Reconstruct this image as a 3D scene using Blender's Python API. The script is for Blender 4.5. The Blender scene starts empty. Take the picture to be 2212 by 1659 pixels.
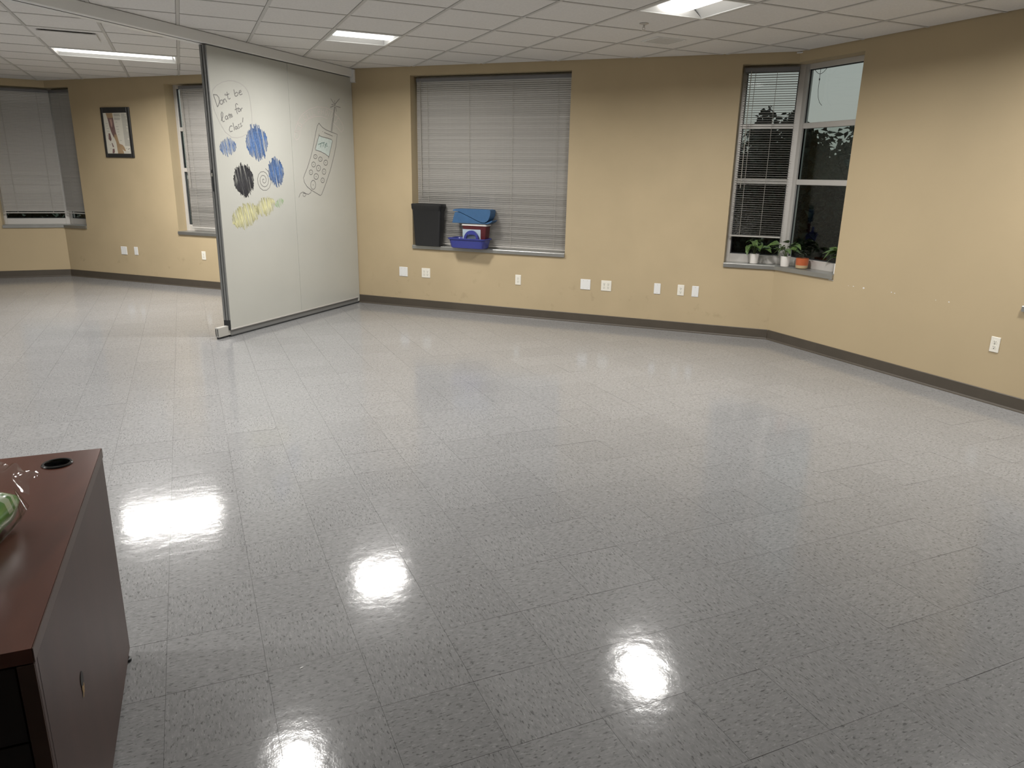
import bpy, math, random
from mathutils import Vector, Matrix
random.seed(7)
PI = math.pi
scene = bpy.context.scene
COL = scene.collection

# ------------------------------------------------------------------ camera
F_PX, PITCH, ROLL, EYE, YAW = 1569.1, 0.278, 0.020, 1.582, 0.418
cp, sp, cr, sr = math.cos(PITCH), math.sin(PITCH), math.cos(ROLL), math.sin(ROLL)
RT = Matrix(((cr, -sr, 0), (sr, cr, 0), (0, 0, 1))) @ Matrix(((1, 0, 0), (0, -sp, -cp), (0, cp, -sp))) @ Matrix.Rotation(YAW, 3, 'Z')
cam_d = bpy.data.cameras.new('camera')
cam = bpy.data.objects.new('camera', cam_d)
COL.objects.link(cam)
cam_d.sensor_fit = 'HORIZONTAL'; cam_d.sensor_width = 36.0
cam_d.lens = F_PX / 2212 * 36.0
cam_d.clip_start = 0.05; cam_d.clip_end = 200
right, down, fwd = RT[0], RT[1], RT[2]
m = Matrix((right, -down, -fwd)).transposed().to_4x4()
m.translation = Vector((0, 0, EYE))
cam.matrix_world = m
scene.camera = cam

def project(p):
    d = RT @ (Vector(p) - Vector((0, 0, EYE)))
    if d.z <= 0.05: return None
    return 1106 + F_PX * d.x / d.z, 829.5 + F_PX * d.y / d.z, d.z

# ------------------------------------------------------------------ sky at dusk, exposure
world = bpy.data.worlds.new('dusk_sky'); scene.world = world
world.use_nodes = True
wn = world.node_tree; wn.nodes.clear()
wo = wn.nodes.new('ShaderNodeOutputWorld'); wb = wn.nodes.new('ShaderNodeBackground')
wg = wn.nodes.new('ShaderNodeTexCoord'); wx = wn.nodes.new('ShaderNodeSeparateXYZ'); wr = wn.nodes.new('ShaderNodeValToRGB')
wn.links.new(wg.outputs['Generated'], wx.inputs[0]); wn.links.new(wx.outputs['Z'], wr.inputs['Fac'])
wr.color_ramp.elements[0].position = 0.0; wr.color_ramp.elements[0].color = (0.40, 0.40, 0.36, 1)
wr.color_ramp.elements[1].position = 0.5; wr.color_ramp.elements[1].color = (0.30, 0.37, 0.40, 1)
wn.links.new(wr.outputs['Color'], wb.inputs['Color']); wb.inputs['Strength'].default_value = 1.12
wn.links.new(wb.outputs[0], wo.inputs['Surface'])
vs = scene.view_settings
scene.display_settings.display_device = 'sRGB'
vs.view_transform = 'Standard'; vs.look = 'None'; vs.gamma = 1.0; vs.use_curve_mapping = False
vs.exposure = 0.0
LAMP = 62.0      # power of one square troffer's lamp
LENS = 3.2       # glow of its diffuser
SPREAD = 166     # cut-off of its optics, degrees

# ------------------------------------------------------------------ helpers
def col(r, g, b):
    f = lambda c: c / 12.92 if c <= 0.04045 else ((c + 0.055) / 1.055) ** 2.4
    return (f(r / 255), f(g / 255), f(b / 255), 1)

def new_mat(name):
    mt = bpy.data.materials.new(name); mt.use_nodes = True
    nt = mt.node_tree; bs = nt.nodes['Principled BSDF']
    return mt, nt, bs

def mat(name, c, rough=0.5, metal=0.0, spec=0.5, noise=0.0, nscale=6.0, bump=0.0, bscale=200.0, stretch=None, coat=0.0, coat_rough=0.1):
    mt, nt, bs = new_mat(name)
    bs.inputs['Base Color'].default_value = c if len(c) == 4 else (*c, 1)
    bs.inputs['Roughness'].default_value = rough
    bs.inputs['Metallic'].default_value = metal
    bs.inputs['Specular IOR Level'].default_value = spec
    if coat:
        bs.inputs['Coat Weight'].default_value = coat; bs.inputs['Coat Roughness'].default_value = coat_rough
    tc = nt.nodes.new('ShaderNodeTexCoord')
    vec = tc.outputs['Object']
    if stretch:
        mp = nt.nodes.new('ShaderNodeMapping'); mp.inputs['Scale'].default_value = stretch
        nt.links.new(vec, mp.inputs['Vector']); vec = mp.outputs['Vector']
    if noise:
        n = nt.nodes.new('ShaderNodeTexNoise'); n.inputs['Scale'].default_value = nscale; n.inputs['Detail'].default_value = 5
        nt.links.new(vec, n.inputs['Vector'])
        r = nt.nodes.new('ShaderNodeValToRGB'); cc = Vector(c[:3])
        r.color_ramp.elements[0].position = 0.3; r.color_ramp.elements[1].position = 0.7
        r.color_ramp.elements[0].color = (*(cc * (1 - noise)), 1); r.color_ramp.elements[1].color = (*(cc * (1 + noise)), 1)
        nt.links.new(n.outputs['Fac'], r.inputs['Fac']); nt.links.new(r.outputs['Color'], bs.inputs['Base Color'])
    if bump:
        n2 = nt.nodes.new('ShaderNodeTexNoise'); n2.inputs['Scale'].default_value = bscale; n2.inputs['Detail'].default_value = 3
        nt.links.new(vec, n2.inputs['Vector'])
        b = nt.nodes.new('ShaderNodeBump'); b.inputs['Strength'].default_value = bump; b.inputs['Distance'].default_value = 0.002
        nt.links.new(n2.outputs['Fac'], b.inputs['Height']); nt.links.new(b.outputs[0], bs.inputs['Normal'])
    return mt

def emit(name, c, s):
    mt, nt, bs = new_mat(name)
    bs.inputs['Base Color'].default_value = (0.8, 0.8, 0.8, 1)
    bs.inputs['Emission Color'].default_value = c; bs.inputs['Emission Strength'].default_value = s
    return mt

WM = {}     # world matrices of parents
def mw(o): return WM.get(o.name, Matrix.Identity(4)) if o else Matrix.Identity(4)

def empty(name, M, parent=None):
    o = bpy.data.objects.new(name, None); COL.objects.link(o)
    o.empty_display_size = 0.1
    if parent: o.parent = parent
    o.matrix_basis = mw(parent).inverted() @ M if parent else M
    WM[o.name] = M.copy()
    return o

def tag(o, label=None, cat=None, group=None, kind=None):
    if label: o['label'] = label
    if cat: o['category'] = cat
    if group: o['group'] = group
    if kind: o['kind'] = kind
    return o

class MB:
    def __init__(s): s.v = []; s.f = []; s.mi = []; s.uv = None
    def add(s, vs, fs, M=None, mi=0):
        k = len(s.v)
        for p in vs:
            s.v.append(M @ Vector(p) if M is not None else Vector(p))
        flip = M is not None and M.determinant() < 0
        for f in fs:
            t = tuple(k + i for i in f)
            s.f.append(t[::-1] if flip else t); s.mi.append(mi)
        return s
    def box(s, x0, x1, y0, y1, z0, z1, M=None, mi=0, bev=0.0):
        if x0 > x1: x0, x1 = x1, x0
        if y0 > y1: y0, y1 = y1, y0
        if z0 > z1: z0, z1 = z1, z0
        if bev <= 0:
            vs = [(x0, y0, z0), (x1, y0, z0), (x1, y1, z0), (x0, y1, z0), (x0, y0, z1), (x1, y0, z1), (x1, y1, z1), (x0, y1, z1)]
            return s.add(vs, [(3, 2, 1, 0), (4, 5, 6, 7), (0, 1, 5, 4), (1, 2, 6, 5), (2, 3, 7, 6), (3, 0, 4, 7)], M, mi)
        b = min(bev, (x1 - x0) / 2.01, (y1 - y0) / 2.01, (z1 - z0) / 2.01)
        vs = []; idx = {}
        for ix, x in ((0, x0), (1, x1)):
            for iy, y in ((0, y0), (1, y1)):
                for iz, z in ((0, z0), (1, z1)):
                    sx, sy, sz = (b if ix == 0 else -b), (b if iy == 0 else -b), (b if iz == 0 else -b)
                    for ax, p in enumerate(((x, y + sy, z + sz), (x + sx, y, z + sz), (x + sx, y + sy, z))):
                        idx[(ix, iy, iz, ax)] = len(vs); vs.append(p)
        fs = []
        c = ((x0 + x1) / 2, (y0 + y1) / 2, (z0 + z1) / 2)
        def face(ids):
            P = [Vector(vs[i]) for i in ids]
            n = (P[1] - P[0]).cross(P[2] - P[0])
            ce = sum(P, Vector()) / len(P) - Vector(c)
            fs.append(tuple(ids) if n.dot(ce) > 0 else tuple(ids[::-1]))
        for ax in range(3):
            for e in (0, 1):
                o = [a for a in range(3) if a != ax]
                ids = []
                for u, w in ((0, 0), (1, 0), (1, 1), (0, 1)):
                    k = [0, 0, 0]; k[ax] = e; k[o[0]] = u; k[o[1]] = w
                    ids.append(idx[(*k, ax)])
                face(ids)
        for ax in range(3):
            o = [a for a in range(3) if a != ax]
            for u in (0, 1):
                for w in (0, 1):
                    ks = []
                    for e in (0, 1):
                        k = [0, 0, 0]; k[ax] = e; k[o[0]] = u; k[o[1]] = w; ks.append(tuple(k))
                    face([idx[(*ks[0], o[0])], idx[(*ks[1], o[0])], idx[(*ks[1], o[1])], idx[(*ks[0], o[1])]])
        for ix in (0, 1):
            for iy in (0, 1):
                for iz in (0, 1):
                    face([idx[(ix, iy, iz, a)] for a in range(3)])
        return s.add(vs, fs, M, mi)
    def prism(s, poly, z0, z1, M=None, mi=0):
        n = len(poly)
        area = sum(poly[i][0] * poly[(i + 1) % n][1] - poly[(i + 1) % n][0] * poly[i][1] for i in range(n))
        if area < 0: poly = poly[::-1]
        vs = [(p[0], p[1], z0) for p in poly] + [(p[0], p[1], z1) for p in poly]
        fs = [tuple(range(n))[::-1], tuple(range(n, 2 * n))] + [(i, (i + 1) % n, n + (i + 1) % n, n + i) for i in range(n)]
        return s.add(vs, fs, M, mi)
    def lathe(s, prof, seg=24, M=None, mi=0, caps=True):
        vs = []; fs = []
        for r, z in prof:
            for k in range(seg):
                a = 2 * PI * k / seg; vs.append((r * math.cos(a), r * math.sin(a), z))
        for i in range(len(prof) - 1):
            for k in range(seg):
                fs.append((i * seg + k, i * seg + (k + 1) % seg, (i + 1) * seg + (k + 1) % seg, (i + 1) * seg + k))
        if caps:
            fs.append(tuple(range(seg))[::-1]); fs.append(tuple((len(prof) - 1) * seg + k for k in range(seg)))
        return s.add(vs, fs, M, mi)
    def tube(s, path, r, seg=6, M=None, mi=0):
        path = [Vector(p) for p in path]; n = len(path); vs = []; fs = []
        rr = r if isinstance(r, (list, tuple)) else [r] * n
        for i, p in enumerate(path):
            d = (path[min(i + 1, n - 1)] - path[max(i - 1, 0)]).normalized()
            a = d.cross(Vector((0, 0, 1)) if abs(d.z) < 0.9 else Vector((1, 0, 0))).normalized(); b = d.cross(a)
            for k in range(seg):
                t = 2 * PI * k / seg; vs.append(tuple(p + rr[i] * (math.cos(t) * a + math.sin(t) * b)))
        for i in range(n - 1):
            for k in range(seg):
                fs.append((i * seg + k, i * seg + (k + 1) % seg, (i + 1) * seg + (k + 1) % seg, (i + 1) * seg + k))
        fs.append(tuple(range(seg))[::-1]); fs.append(tuple((n - 1) * seg + k for k in range(seg)))
        return s.add(vs, fs, M, mi)
    def mesh(s, name, mats, smooth=False, inv=None):
        me = bpy.data.meshes.new(name)
        me.from_pydata([tuple(inv @ p) if inv is not None else tuple(p) for p in s.v], [], s.f)
        for mt in (mats if isinstance(mats, (list, tuple)) else [mats]): me.materials.append(mt)
        if any(s.mi): me.polygons.foreach_set('material_index', s.mi)
        if smooth: me.polygons.foreach_set('use_smooth', [True] * len(s.f))
        me.update()
        return me
    def build(s, name, mats, parent=None, smooth=False, base=None):
        """world-space shape -> one object; base = matrix of the object when it has no parent"""
        M = mw(parent) if parent else (base or Matrix.Identity(4))
        me = s.mesh(name, mats, smooth, M.inverted())
        o = bpy.data.objects.new(name, me); COL.objects.link(o)
        if parent: o.parent = parent
        else: o.matrix_basis = M
        WM[o.name] = M.copy()
        if smooth == 'auto':
            me.set_sharp_from_angle(angle=math.radians(40))
        return o

def inst(name, me, parent, Mworld):
    o = bpy.data.objects.new(name, me); COL.objects.link(o)
    o.parent = parent
    o.matrix_basis = mw(parent).inverted() @ Mworld
    return o

def frame(origin, rdir, out):
    r, u = Vector((*rdir, 0)), Vector((*out, 0))
    M = Matrix((r, u, Vector((0, 0, 1)))).transposed().to_4x4(); M.translation = Vector((*origin, 0))
    return M
T = Matrix.Translation

# ------------------------------------------------------------------ room geometry
Q = math.sqrt(0.5)
HC = 2.762
XR, YC = 5.444, 5.725
LM = 10.061
C0 = Vector((XR, YC)); C1 = Vector((XR - LM * Q, YC + LM * Q))
XL, YF = -9.2, -3.6
ROOM = [(XR, YF), (XR, YC), (C1.x, C1.y), (XL, C1.y), (XL, YF)]      # convex, counter-clockwise
FB = frame(C0, (Q, -Q), (Q, Q))         # chamfer wall: local x = -(distance from right corner)
FR = frame(C0, (0, -1), (1, 0))         # right wall: local x = distance from the corner towards the camera
FL = frame(C1, (1, 0), (0, 1))          # end wall on the left: local x negative to the left
WT = 0.24
MIT = WT * math.tan(PI / 8)

def clip_poly(poly, conv):
    out = poly
    for i in range(len(conv)):
        a, b = Vector(conv[i]), Vector(conv[(i + 1) % len(conv)])
        e = b - a; side = lambda p: e.x * (p[1] - a.y) - e.y * (p[0] - a.x)
        src, out = out, []
        for k in range(len(src)):
            p, q = src[k], src[(k + 1) % len(src)]
            sp_, sq = side(p), side(q)
            if sp_ >= 0: out.append(p)
            if (sp_ >= 0) != (sq >= 0):
                t = sp_ / (sp_ - sq); out.append((p[0] + t * (q[0] - p[0]), p[1] + t * (q[1] - p[1])))
        if not out: return []
    return out
def parea(p): return abs(sum(p[i][0] * p[(i + 1) % len(p)][1] - p[(i + 1) % len(p)][0] * p[i][1] for i in range(len(p)))) / 2
# ------------------------------------------------------------------ marker drawings and poster outlines, in metres on their board or wall
BUBBLE=[[(1.891,1.928),(1.95,1.903),(2.017,1.889),(2.092,1.892),(2.171,1.934),(2.233,2.014),(2.28,2.1),(2.305,2.173),(2.306,2.241),(2.283,2.291),(2.233,2.333),(2.158,2.369),(2.073,2.393),(1.999,2.398),(1.914,2.387),(1.852,2.362),(1.812,2.319),(1.798,2.27),(1.792,2.206),(1.786,2.133),(1.789,2.052),(1.801,1.978),(1.814,1.929),(1.828,1.926),(1.766,1.877),(1.891,1.928)],[(2.283,2.253),(2.244,2.148)],[(2.283,2.251),(2.238,2.251),(2.214,2.23),(2.212,2.195),(2.229,2.163),(2.244,2.148)],[(2.167,2.196),(2.17,2.188),(2.177,2.181),(2.185,2.176),(2.195,2.175),(2.202,2.178),(2.207,2.184),(2.208,2.192),(2.205,2.201),(2.199,2.208),(2.19,2.212),(2.181,2.213),(2.173,2.21),(2.168,2.204),(2.167,2.196)],[(2.161,2.221),(2.151,2.191)],[(2.159,2.211),(2.139,2.229),(2.13,2.22),(2.119,2.201)],[(2.127,2.273),(2.136,2.258)],[(2.104,2.292),(2.097,2.234),(2.082,2.23),(2.065,2.241)],[(2.125,2.259),(2.076,2.278)],[(2.011,2.323),(1.999,2.265)],[(1.999,2.286),(1.978,2.302),(1.957,2.297),(1.962,2.279),(1.982,2.266),(1.998,2.266)],[(1.944,2.299),(1.91,2.313),(1.916,2.326),(1.935,2.317),(1.945,2.295),(1.927,2.283),(1.898,2.295)],[(2.21,2.029),(2.187,2.066),(2.181,2.098),(2.193,2.109),(2.205,2.089),(2.202,2.051),(2.189,2.022),(2.167,2.031)],[(2.123,2.064),(2.126,2.057),(2.131,2.051),(2.137,2.048),(2.144,2.047),(2.15,2.05),(2.154,2.055),(2.155,2.061),(2.152,2.068),(2.147,2.074),(2.141,2.078),(2.134,2.078),(2.128,2.076),(2.124,2.07),(2.123,2.064)],[(2.124,2.078),(2.117,2.049)],[(2.101,2.104),(2.095,2.066),(2.085,2.063)],[(2.116,2.084),(2.073,2.099)],[(2.085,2.081),(2.059,2.09),(2.064,2.1),(2.08,2.092),(2.082,2.075),(2.072,2.071),(2.053,2.082)],[(1.972,2.191),(1.988,2.201),(2.004,2.19),(2.001,2.159),(1.99,2.117),(1.985,2.106)],[(2.019,2.141),(1.962,2.165)],[(1.944,2.146),(1.946,2.139),(1.951,2.134),(1.958,2.131),(1.964,2.13),(1.97,2.132),(1.974,2.137),(1.975,2.143),(1.972,2.149),(1.967,2.155),(1.961,2.158),(1.954,2.159),(1.948,2.156),(1.945,2.152),(1.944,2.146)],[(1.937,2.158),(1.931,2.135)],[(1.934,2.15),(1.921,2.165),(1.911,2.165)],[(2.069,1.99),(2.088,1.994),(2.107,1.98),(2.116,1.955),(2.102,1.939),(2.072,1.948)],[(2.058,2.023),(2.044,1.956)],[(2.007,1.982),(2.009,1.976),(2.013,1.971),(2.018,1.968),(2.024,1.968),(2.029,1.97),(2.032,1.974),(2.033,1.98),(2.031,1.986),(2.027,1.99),(2.021,1.993),(2.015,1.994),(2.011,1.991),(2.007,1.987),(2.007,1.982)],[(2.006,1.994),(2.0,1.97)],[(1.972,2.016),(1.99,2.008),(1.982,1.995),(1.973,1.985),(1.99,1.975)],[(1.943,2.029),(1.961,2.021),(1.95,2.011),(1.941,2.0),(1.961,1.99)],[(1.914,2.08),(1.925,2.035)],[(1.935,2.009),(1.933,2.003)]]
PHONE=[[(0.696,2.114),(0.731,2.082),(0.763,2.011),(0.829,1.846),(0.875,1.756),(0.942,1.644),(1.005,1.562),(1.03,1.525),(1.019,1.481),(0.974,1.433),(0.902,1.395),(0.739,1.333),(0.711,1.347),(0.621,1.466),(0.528,1.605),(0.447,1.754),(0.387,1.887),(0.353,2.016),(0.465,2.032),(0.571,2.052),(0.635,2.074),(0.672,2.097),(0.696,2.114)],[(0.383,2.314),(0.475,2.039)],[(0.371,2.315),(0.456,2.038)],[(0.374,2.347),(0.375,2.381)],[(0.363,2.346),(0.276,2.409)],[(0.392,2.346),(0.451,2.394)],[(0.44,2.33),(0.406,2.333)],[(0.467,2.298),(0.398,2.32)],[(0.352,2.321),(0.263,2.314)],[(0.362,2.316),(0.345,2.263)],[(0.363,2.337),(0.368,2.329),(0.378,2.325),(0.388,2.327),(0.391,2.334),(0.386,2.342),(0.376,2.346),(0.367,2.344),(0.363,2.337)],[(0.637,2.031),(0.633,2.024)],[(0.607,2.02),(0.448,1.991)],[(0.703,2.003),(0.708,1.981),(0.791,1.84),(0.784,1.826),(0.697,1.814),(0.613,1.791),(0.535,1.759),(0.55,1.743)],[(0.708,1.984),(0.657,1.972),(0.552,1.964),(0.472,1.952),(0.452,1.938),(0.543,1.751)],[(0.902,1.395),(0.911,1.368),(0.956,1.35),(1.006,1.358),(1.049,1.363),(1.057,1.337),(1.027,1.327),(1.001,1.343),(1.015,1.366),(1.054,1.376),(1.098,1.363),(1.13,1.32)],[(0.763,1.756),(0.767,1.746),(0.777,1.738),(0.79,1.733),(0.804,1.733),(0.817,1.737),(0.825,1.744),(0.827,1.754),(0.823,1.763),(0.813,1.772),(0.8,1.776),(0.786,1.777),(0.773,1.773),(0.765,1.765),(0.763,1.756)],[(0.797,1.761),(0.793,1.749)],[(0.669,1.731),(0.673,1.72),(0.684,1.711),(0.698,1.706),(0.714,1.706),(0.728,1.71),(0.737,1.718),(0.739,1.729),(0.735,1.739),(0.724,1.748),(0.71,1.753),(0.694,1.753),(0.68,1.749),(0.671,1.741),(0.669,1.731)],[(0.706,1.736),(0.702,1.724)],[(0.568,1.695),(0.572,1.683),(0.584,1.672),(0.599,1.666),(0.616,1.666),(0.631,1.671),(0.64,1.681),(0.643,1.694),(0.638,1.706),(0.627,1.716),(0.611,1.722),(0.594,1.723),(0.58,1.718),(0.57,1.708),(0.568,1.695)],[(0.607,1.7),(0.603,1.688)],[(0.801,1.67),(0.806,1.658),(0.816,1.648),(0.831,1.643),(0.846,1.643),(0.859,1.648),(0.868,1.657),(0.87,1.669),(0.866,1.681),(0.855,1.691),(0.841,1.696),(0.826,1.697),(0.812,1.692),(0.804,1.682),(0.801,1.67)],[(0.838,1.676),(0.834,1.664)],[(0.709,1.633),(0.714,1.619),(0.726,1.608),(0.742,1.602),(0.759,1.601),(0.774,1.607),(0.784,1.618),(0.787,1.632),(0.782,1.646),(0.77,1.657),(0.754,1.663),(0.736,1.663),(0.721,1.658),(0.711,1.647),(0.709,1.633)],[(0.75,1.638),(0.746,1.626)],[(0.61,1.597),(0.614,1.583),(0.625,1.572),(0.64,1.566),(0.656,1.566),(0.67,1.572),(0.679,1.582),(0.682,1.596),(0.677,1.609),(0.666,1.62),(0.651,1.626),(0.635,1.626),(0.621,1.62),(0.612,1.61),(0.61,1.597)],[(0.648,1.602),(0.644,1.59)],[(0.859,1.586),(0.863,1.574),(0.873,1.565),(0.886,1.56),(0.9,1.56),(0.912,1.565),(0.92,1.574),(0.922,1.585),(0.918,1.596),(0.908,1.606),(0.895,1.611),(0.881,1.611),(0.869,1.606),(0.861,1.597),(0.859,1.586)],[(0.893,1.591),(0.889,1.58)],[(0.757,1.542),(0.763,1.528),(0.775,1.517),(0.792,1.511),(0.811,1.511),(0.827,1.517),(0.837,1.527),(0.84,1.541),(0.835,1.555),(0.822,1.566),(0.805,1.572),(0.787,1.572),(0.771,1.566),(0.76,1.556),(0.757,1.542)],[(0.801,1.547),(0.797,1.535)],[(0.647,1.5),(0.652,1.489),(0.662,1.479),(0.675,1.474),(0.69,1.474),(0.703,1.479),(0.711,1.489),(0.714,1.5),(0.709,1.512),(0.699,1.521),(0.686,1.526),(0.671,1.526),(0.658,1.521),(0.65,1.512),(0.647,1.5)],[(0.683,1.506),(0.678,1.494)],[(0.816,1.451),(0.822,1.43),(0.837,1.412),(0.856,1.403),(0.877,1.403),(0.894,1.413),(0.905,1.43),(0.908,1.451),(0.902,1.472),(0.887,1.489),(0.868,1.499),(0.848,1.499),(0.83,1.489),(0.819,1.472),(0.816,1.451)],[(0.864,1.457),(0.86,1.445)]]
TTYL=[[(0.727,1.886),(0.652,1.909)],[(0.676,1.901),(0.69,1.859)],[(0.656,1.904),(0.607,1.912)],[(0.631,1.907),(0.64,1.867)],[(0.61,1.9),(0.596,1.882)],[(0.578,1.909),(0.608,1.855)],[(0.567,1.909),(0.578,1.873),(0.554,1.875)]]
SCREEN=[(0.708,1.977),(0.472,1.948),(0.459,1.934),(0.542,1.763),(0.613,1.792),(0.697,1.815),(0.783,1.827)]
BANNER=[[(1.148,1.946),(1.124,2.018),(1.068,2.106),(0.989,2.182),(0.861,2.246),(0.72,2.282),(0.551,2.287),(0.419,2.261),(0.313,2.205),(0.234,2.134),(0.217,2.081),(0.27,2.043),(0.35,2.096),(0.442,2.143)],[(0.534,2.174),(0.638,2.188),(0.767,2.179),(0.883,2.144),(0.973,2.091),(1.034,2.023),(1.052,1.958),(1.079,1.925),(1.122,1.915),(1.148,1.946)],[(1.056,1.984),(1.139,1.997),(1.04,2.007),(1.123,2.02)],[(1.025,2.085),(1.006,2.075),(0.999,2.065),(1.007,2.058),(1.027,2.058),(1.05,2.063),(1.069,2.073),(1.076,2.083),(1.068,2.089),(1.048,2.09),(1.025,2.085)],[(0.954,2.169),(0.978,2.167),(0.973,2.146),(0.954,2.133),(0.922,2.13),(0.915,2.143)],[(0.894,2.208),(0.928,2.194),(0.886,2.15),(0.852,2.164)],[(0.907,2.172),(0.881,2.183)],[(0.874,2.218),(0.844,2.17),(0.807,2.181)],[(0.819,2.239),(0.797,2.188),(0.759,2.197)],[(0.701,2.206),(0.7,2.261),(0.667,2.262),(0.663,2.249),(0.672,2.237),(0.701,2.234)],[(0.632,2.267),(0.644,2.21)],[(0.592,2.269),(0.604,2.212)],[(0.638,2.238),(0.598,2.24)],[(0.522,2.237),(0.534,2.221),(0.55,2.211),(0.563,2.211),(0.57,2.222),(0.566,2.239),(0.555,2.255),(0.539,2.265),(0.525,2.265),(0.519,2.254),(0.522,2.237)],[(0.516,2.2),(0.473,2.255),(0.474,2.193),(0.431,2.249)],[(0.357,2.221),(0.39,2.232),(0.454,2.18),(0.421,2.169)],[(0.422,2.206),(0.396,2.198)],[(0.303,2.182),(0.31,2.194),(0.339,2.191),(0.354,2.156),(0.375,2.145),(0.399,2.157)]]
ARM=[(8.9267,2.3172),(8.9143,2.278),(8.8948,2.2125),(8.885,2.136),(8.8595,2.0591),(8.8174,1.9876),(8.7948,1.9381),(8.7888,1.8829),(8.7887,1.8386),(8.7822,1.7859),(8.6727,1.7867),(8.6769,1.8171),(8.6955,1.8446),(8.652,1.8173),(8.6303,1.8213),(8.6542,1.8724),(8.6806,1.8998),(8.7361,1.9162),(8.746,1.9492),(8.7648,2.0206),(8.7795,2.0699),(8.7934,2.1683),(8.8004,2.2607),(8.8043,2.3176)]
MUSCLE=[(8.9055,2.2616),(8.8645,2.2504),(8.7993,2.258),(8.7918,2.1683),(8.7784,2.0672),(8.7784,2.0316),(8.8077,2.0426),(8.8277,1.9959),(8.8595,2.0591),(8.8829,2.1387)]
MUSCLE2=[(8.8674,2.2341),(8.8275,2.2392),(8.8235,2.1739),(8.8352,2.1303),(8.8518,2.1468)]
SMALLS=[[(8.9194,2.0537),(8.8884,2.0509),(8.8742,1.9766),(8.8914,1.9461),(8.9155,1.9655),(8.9293,1.9765)],[(8.8826,1.9296),(8.8644,1.9213),(8.8441,1.8715),(8.8693,1.8714)],[(8.8774,1.8481),(8.8417,1.8494),(8.8407,1.8105),(8.8564,1.7881),(8.8875,1.7906)]]
LINES=[[(8.783,2.3081),(8.66,2.3069)],[(8.7829,2.3),(8.6756,2.299)],[(8.7829,2.2919),(8.6758,2.2909)],[(8.7828,2.2838),(8.6607,2.2827)],[(8.7827,2.2757),(8.661,2.2746)],[(8.7825,2.2551),(8.6769,2.2542)],[(8.7824,2.247),(8.6618,2.246)],[(8.7823,2.2389),(8.6774,2.238)],[(8.7823,2.2307),(8.6777,2.2299)],[(8.6438,2.3067),(8.5827,2.3061)],[(8.6437,2.2976),(8.5481,2.2966)],[(8.6435,2.2884),(8.5823,2.2878)],[(8.6433,2.2793),(8.55,2.2784)],[(8.6431,2.2701),(8.5513,2.2693)],[(8.6429,2.2609),(8.5473,2.2601)],[(8.6427,2.2518),(8.5585,2.2511)],[(8.6425,2.2426),(8.5583,2.2419)],[(8.6423,2.2334),(8.5489,2.2327)],[(8.6421,2.2242),(8.5464,2.2235)],[(8.6419,2.215),(8.5462,2.2144)],[(8.6418,2.2059),(8.5483,2.2052)],[(8.6416,2.1967),(8.5481,2.196)],[(8.6414,2.1875),(8.5571,2.1869)],[(8.6412,2.1783),(8.5568,2.1778)],[(8.641,2.169),(8.5566,2.1686)],[(8.6408,2.1598),(8.545,2.1593)],[(8.6406,2.1506),(8.547,2.1502)],[(8.6404,2.1414),(8.579,2.1411)],[(8.6402,2.1322),(8.5788,2.1319)],[(8.64,2.1229),(8.5556,2.1226)],[(8.6398,2.1137),(8.5439,2.1133)],[(8.6397,2.1045),(8.5781,2.1043)],[(8.6395,2.0952),(8.5473,2.0949)],[(8.6393,2.086),(8.5777,2.0858)],[(8.6391,2.0767),(8.5469,2.0765)],[(8.6389,2.0675),(8.5451,2.0673)],[(8.6387,2.0582),(8.5426,2.058)],[(8.6385,2.0489),(8.5447,2.0488)],[(8.6383,2.0396),(8.5445,2.0395)],[(8.6381,2.0304),(8.5442,2.0303)],[(8.6379,2.0211),(8.5417,2.021)],[(8.6377,2.0118),(8.5438,2.0118)],[(8.6375,2.0025),(8.5528,2.0025)],[(8.6374,1.9932),(8.5449,1.9933)],[(8.6372,1.9839),(8.5755,1.984)],[(8.637,1.9746),(8.5753,1.9747)],[(8.6368,1.9653),(8.552,1.9654)],[(8.6366,1.956),(8.5425,1.9562)],[(8.6364,1.9467),(8.5515,1.9468)],[(8.6362,1.9373),(8.5436,1.9376)],[(8.636,1.928),(8.5419,1.9283)],[(8.6358,1.9187),(8.5432,1.919)],[(8.6356,1.9093),(8.5414,1.9097)],[(8.6354,1.9),(8.5389,1.9004)],[(8.6352,1.8907),(8.541,1.891)],[(8.7648,2.198),(8.7339,2.1978)],[(8.7671,2.1409),(8.719,2.1407)],[(8.758,2.1038),(8.713,2.1036)],[(8.7544,2.071),(8.7156,2.0709)],[(8.739,2.0343),(8.7219,2.0343)],[(8.7285,1.9602),(8.6858,1.9603)],[(8.9475,2.1812),(8.9122,2.181)],[(8.9414,2.1499),(8.9178,2.1498)],[(8.9434,2.117),(8.9002,2.1169)],[(8.9382,2.0802),(8.895,2.0801)],[(8.9524,2.0235),(8.9366,2.0234)],[(8.923,1.9017),(8.9033,1.9018)],[(8.9206,1.8489),(8.8985,1.849)],[(8.6304,1.8532),(8.5994,1.8534)],[(8.6577,1.8062),(8.5647,1.8068)]]
SIG=[(8.5867,1.837),(8.556,1.8591),(8.5617,1.8481),(8.5892,1.8452)]
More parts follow.
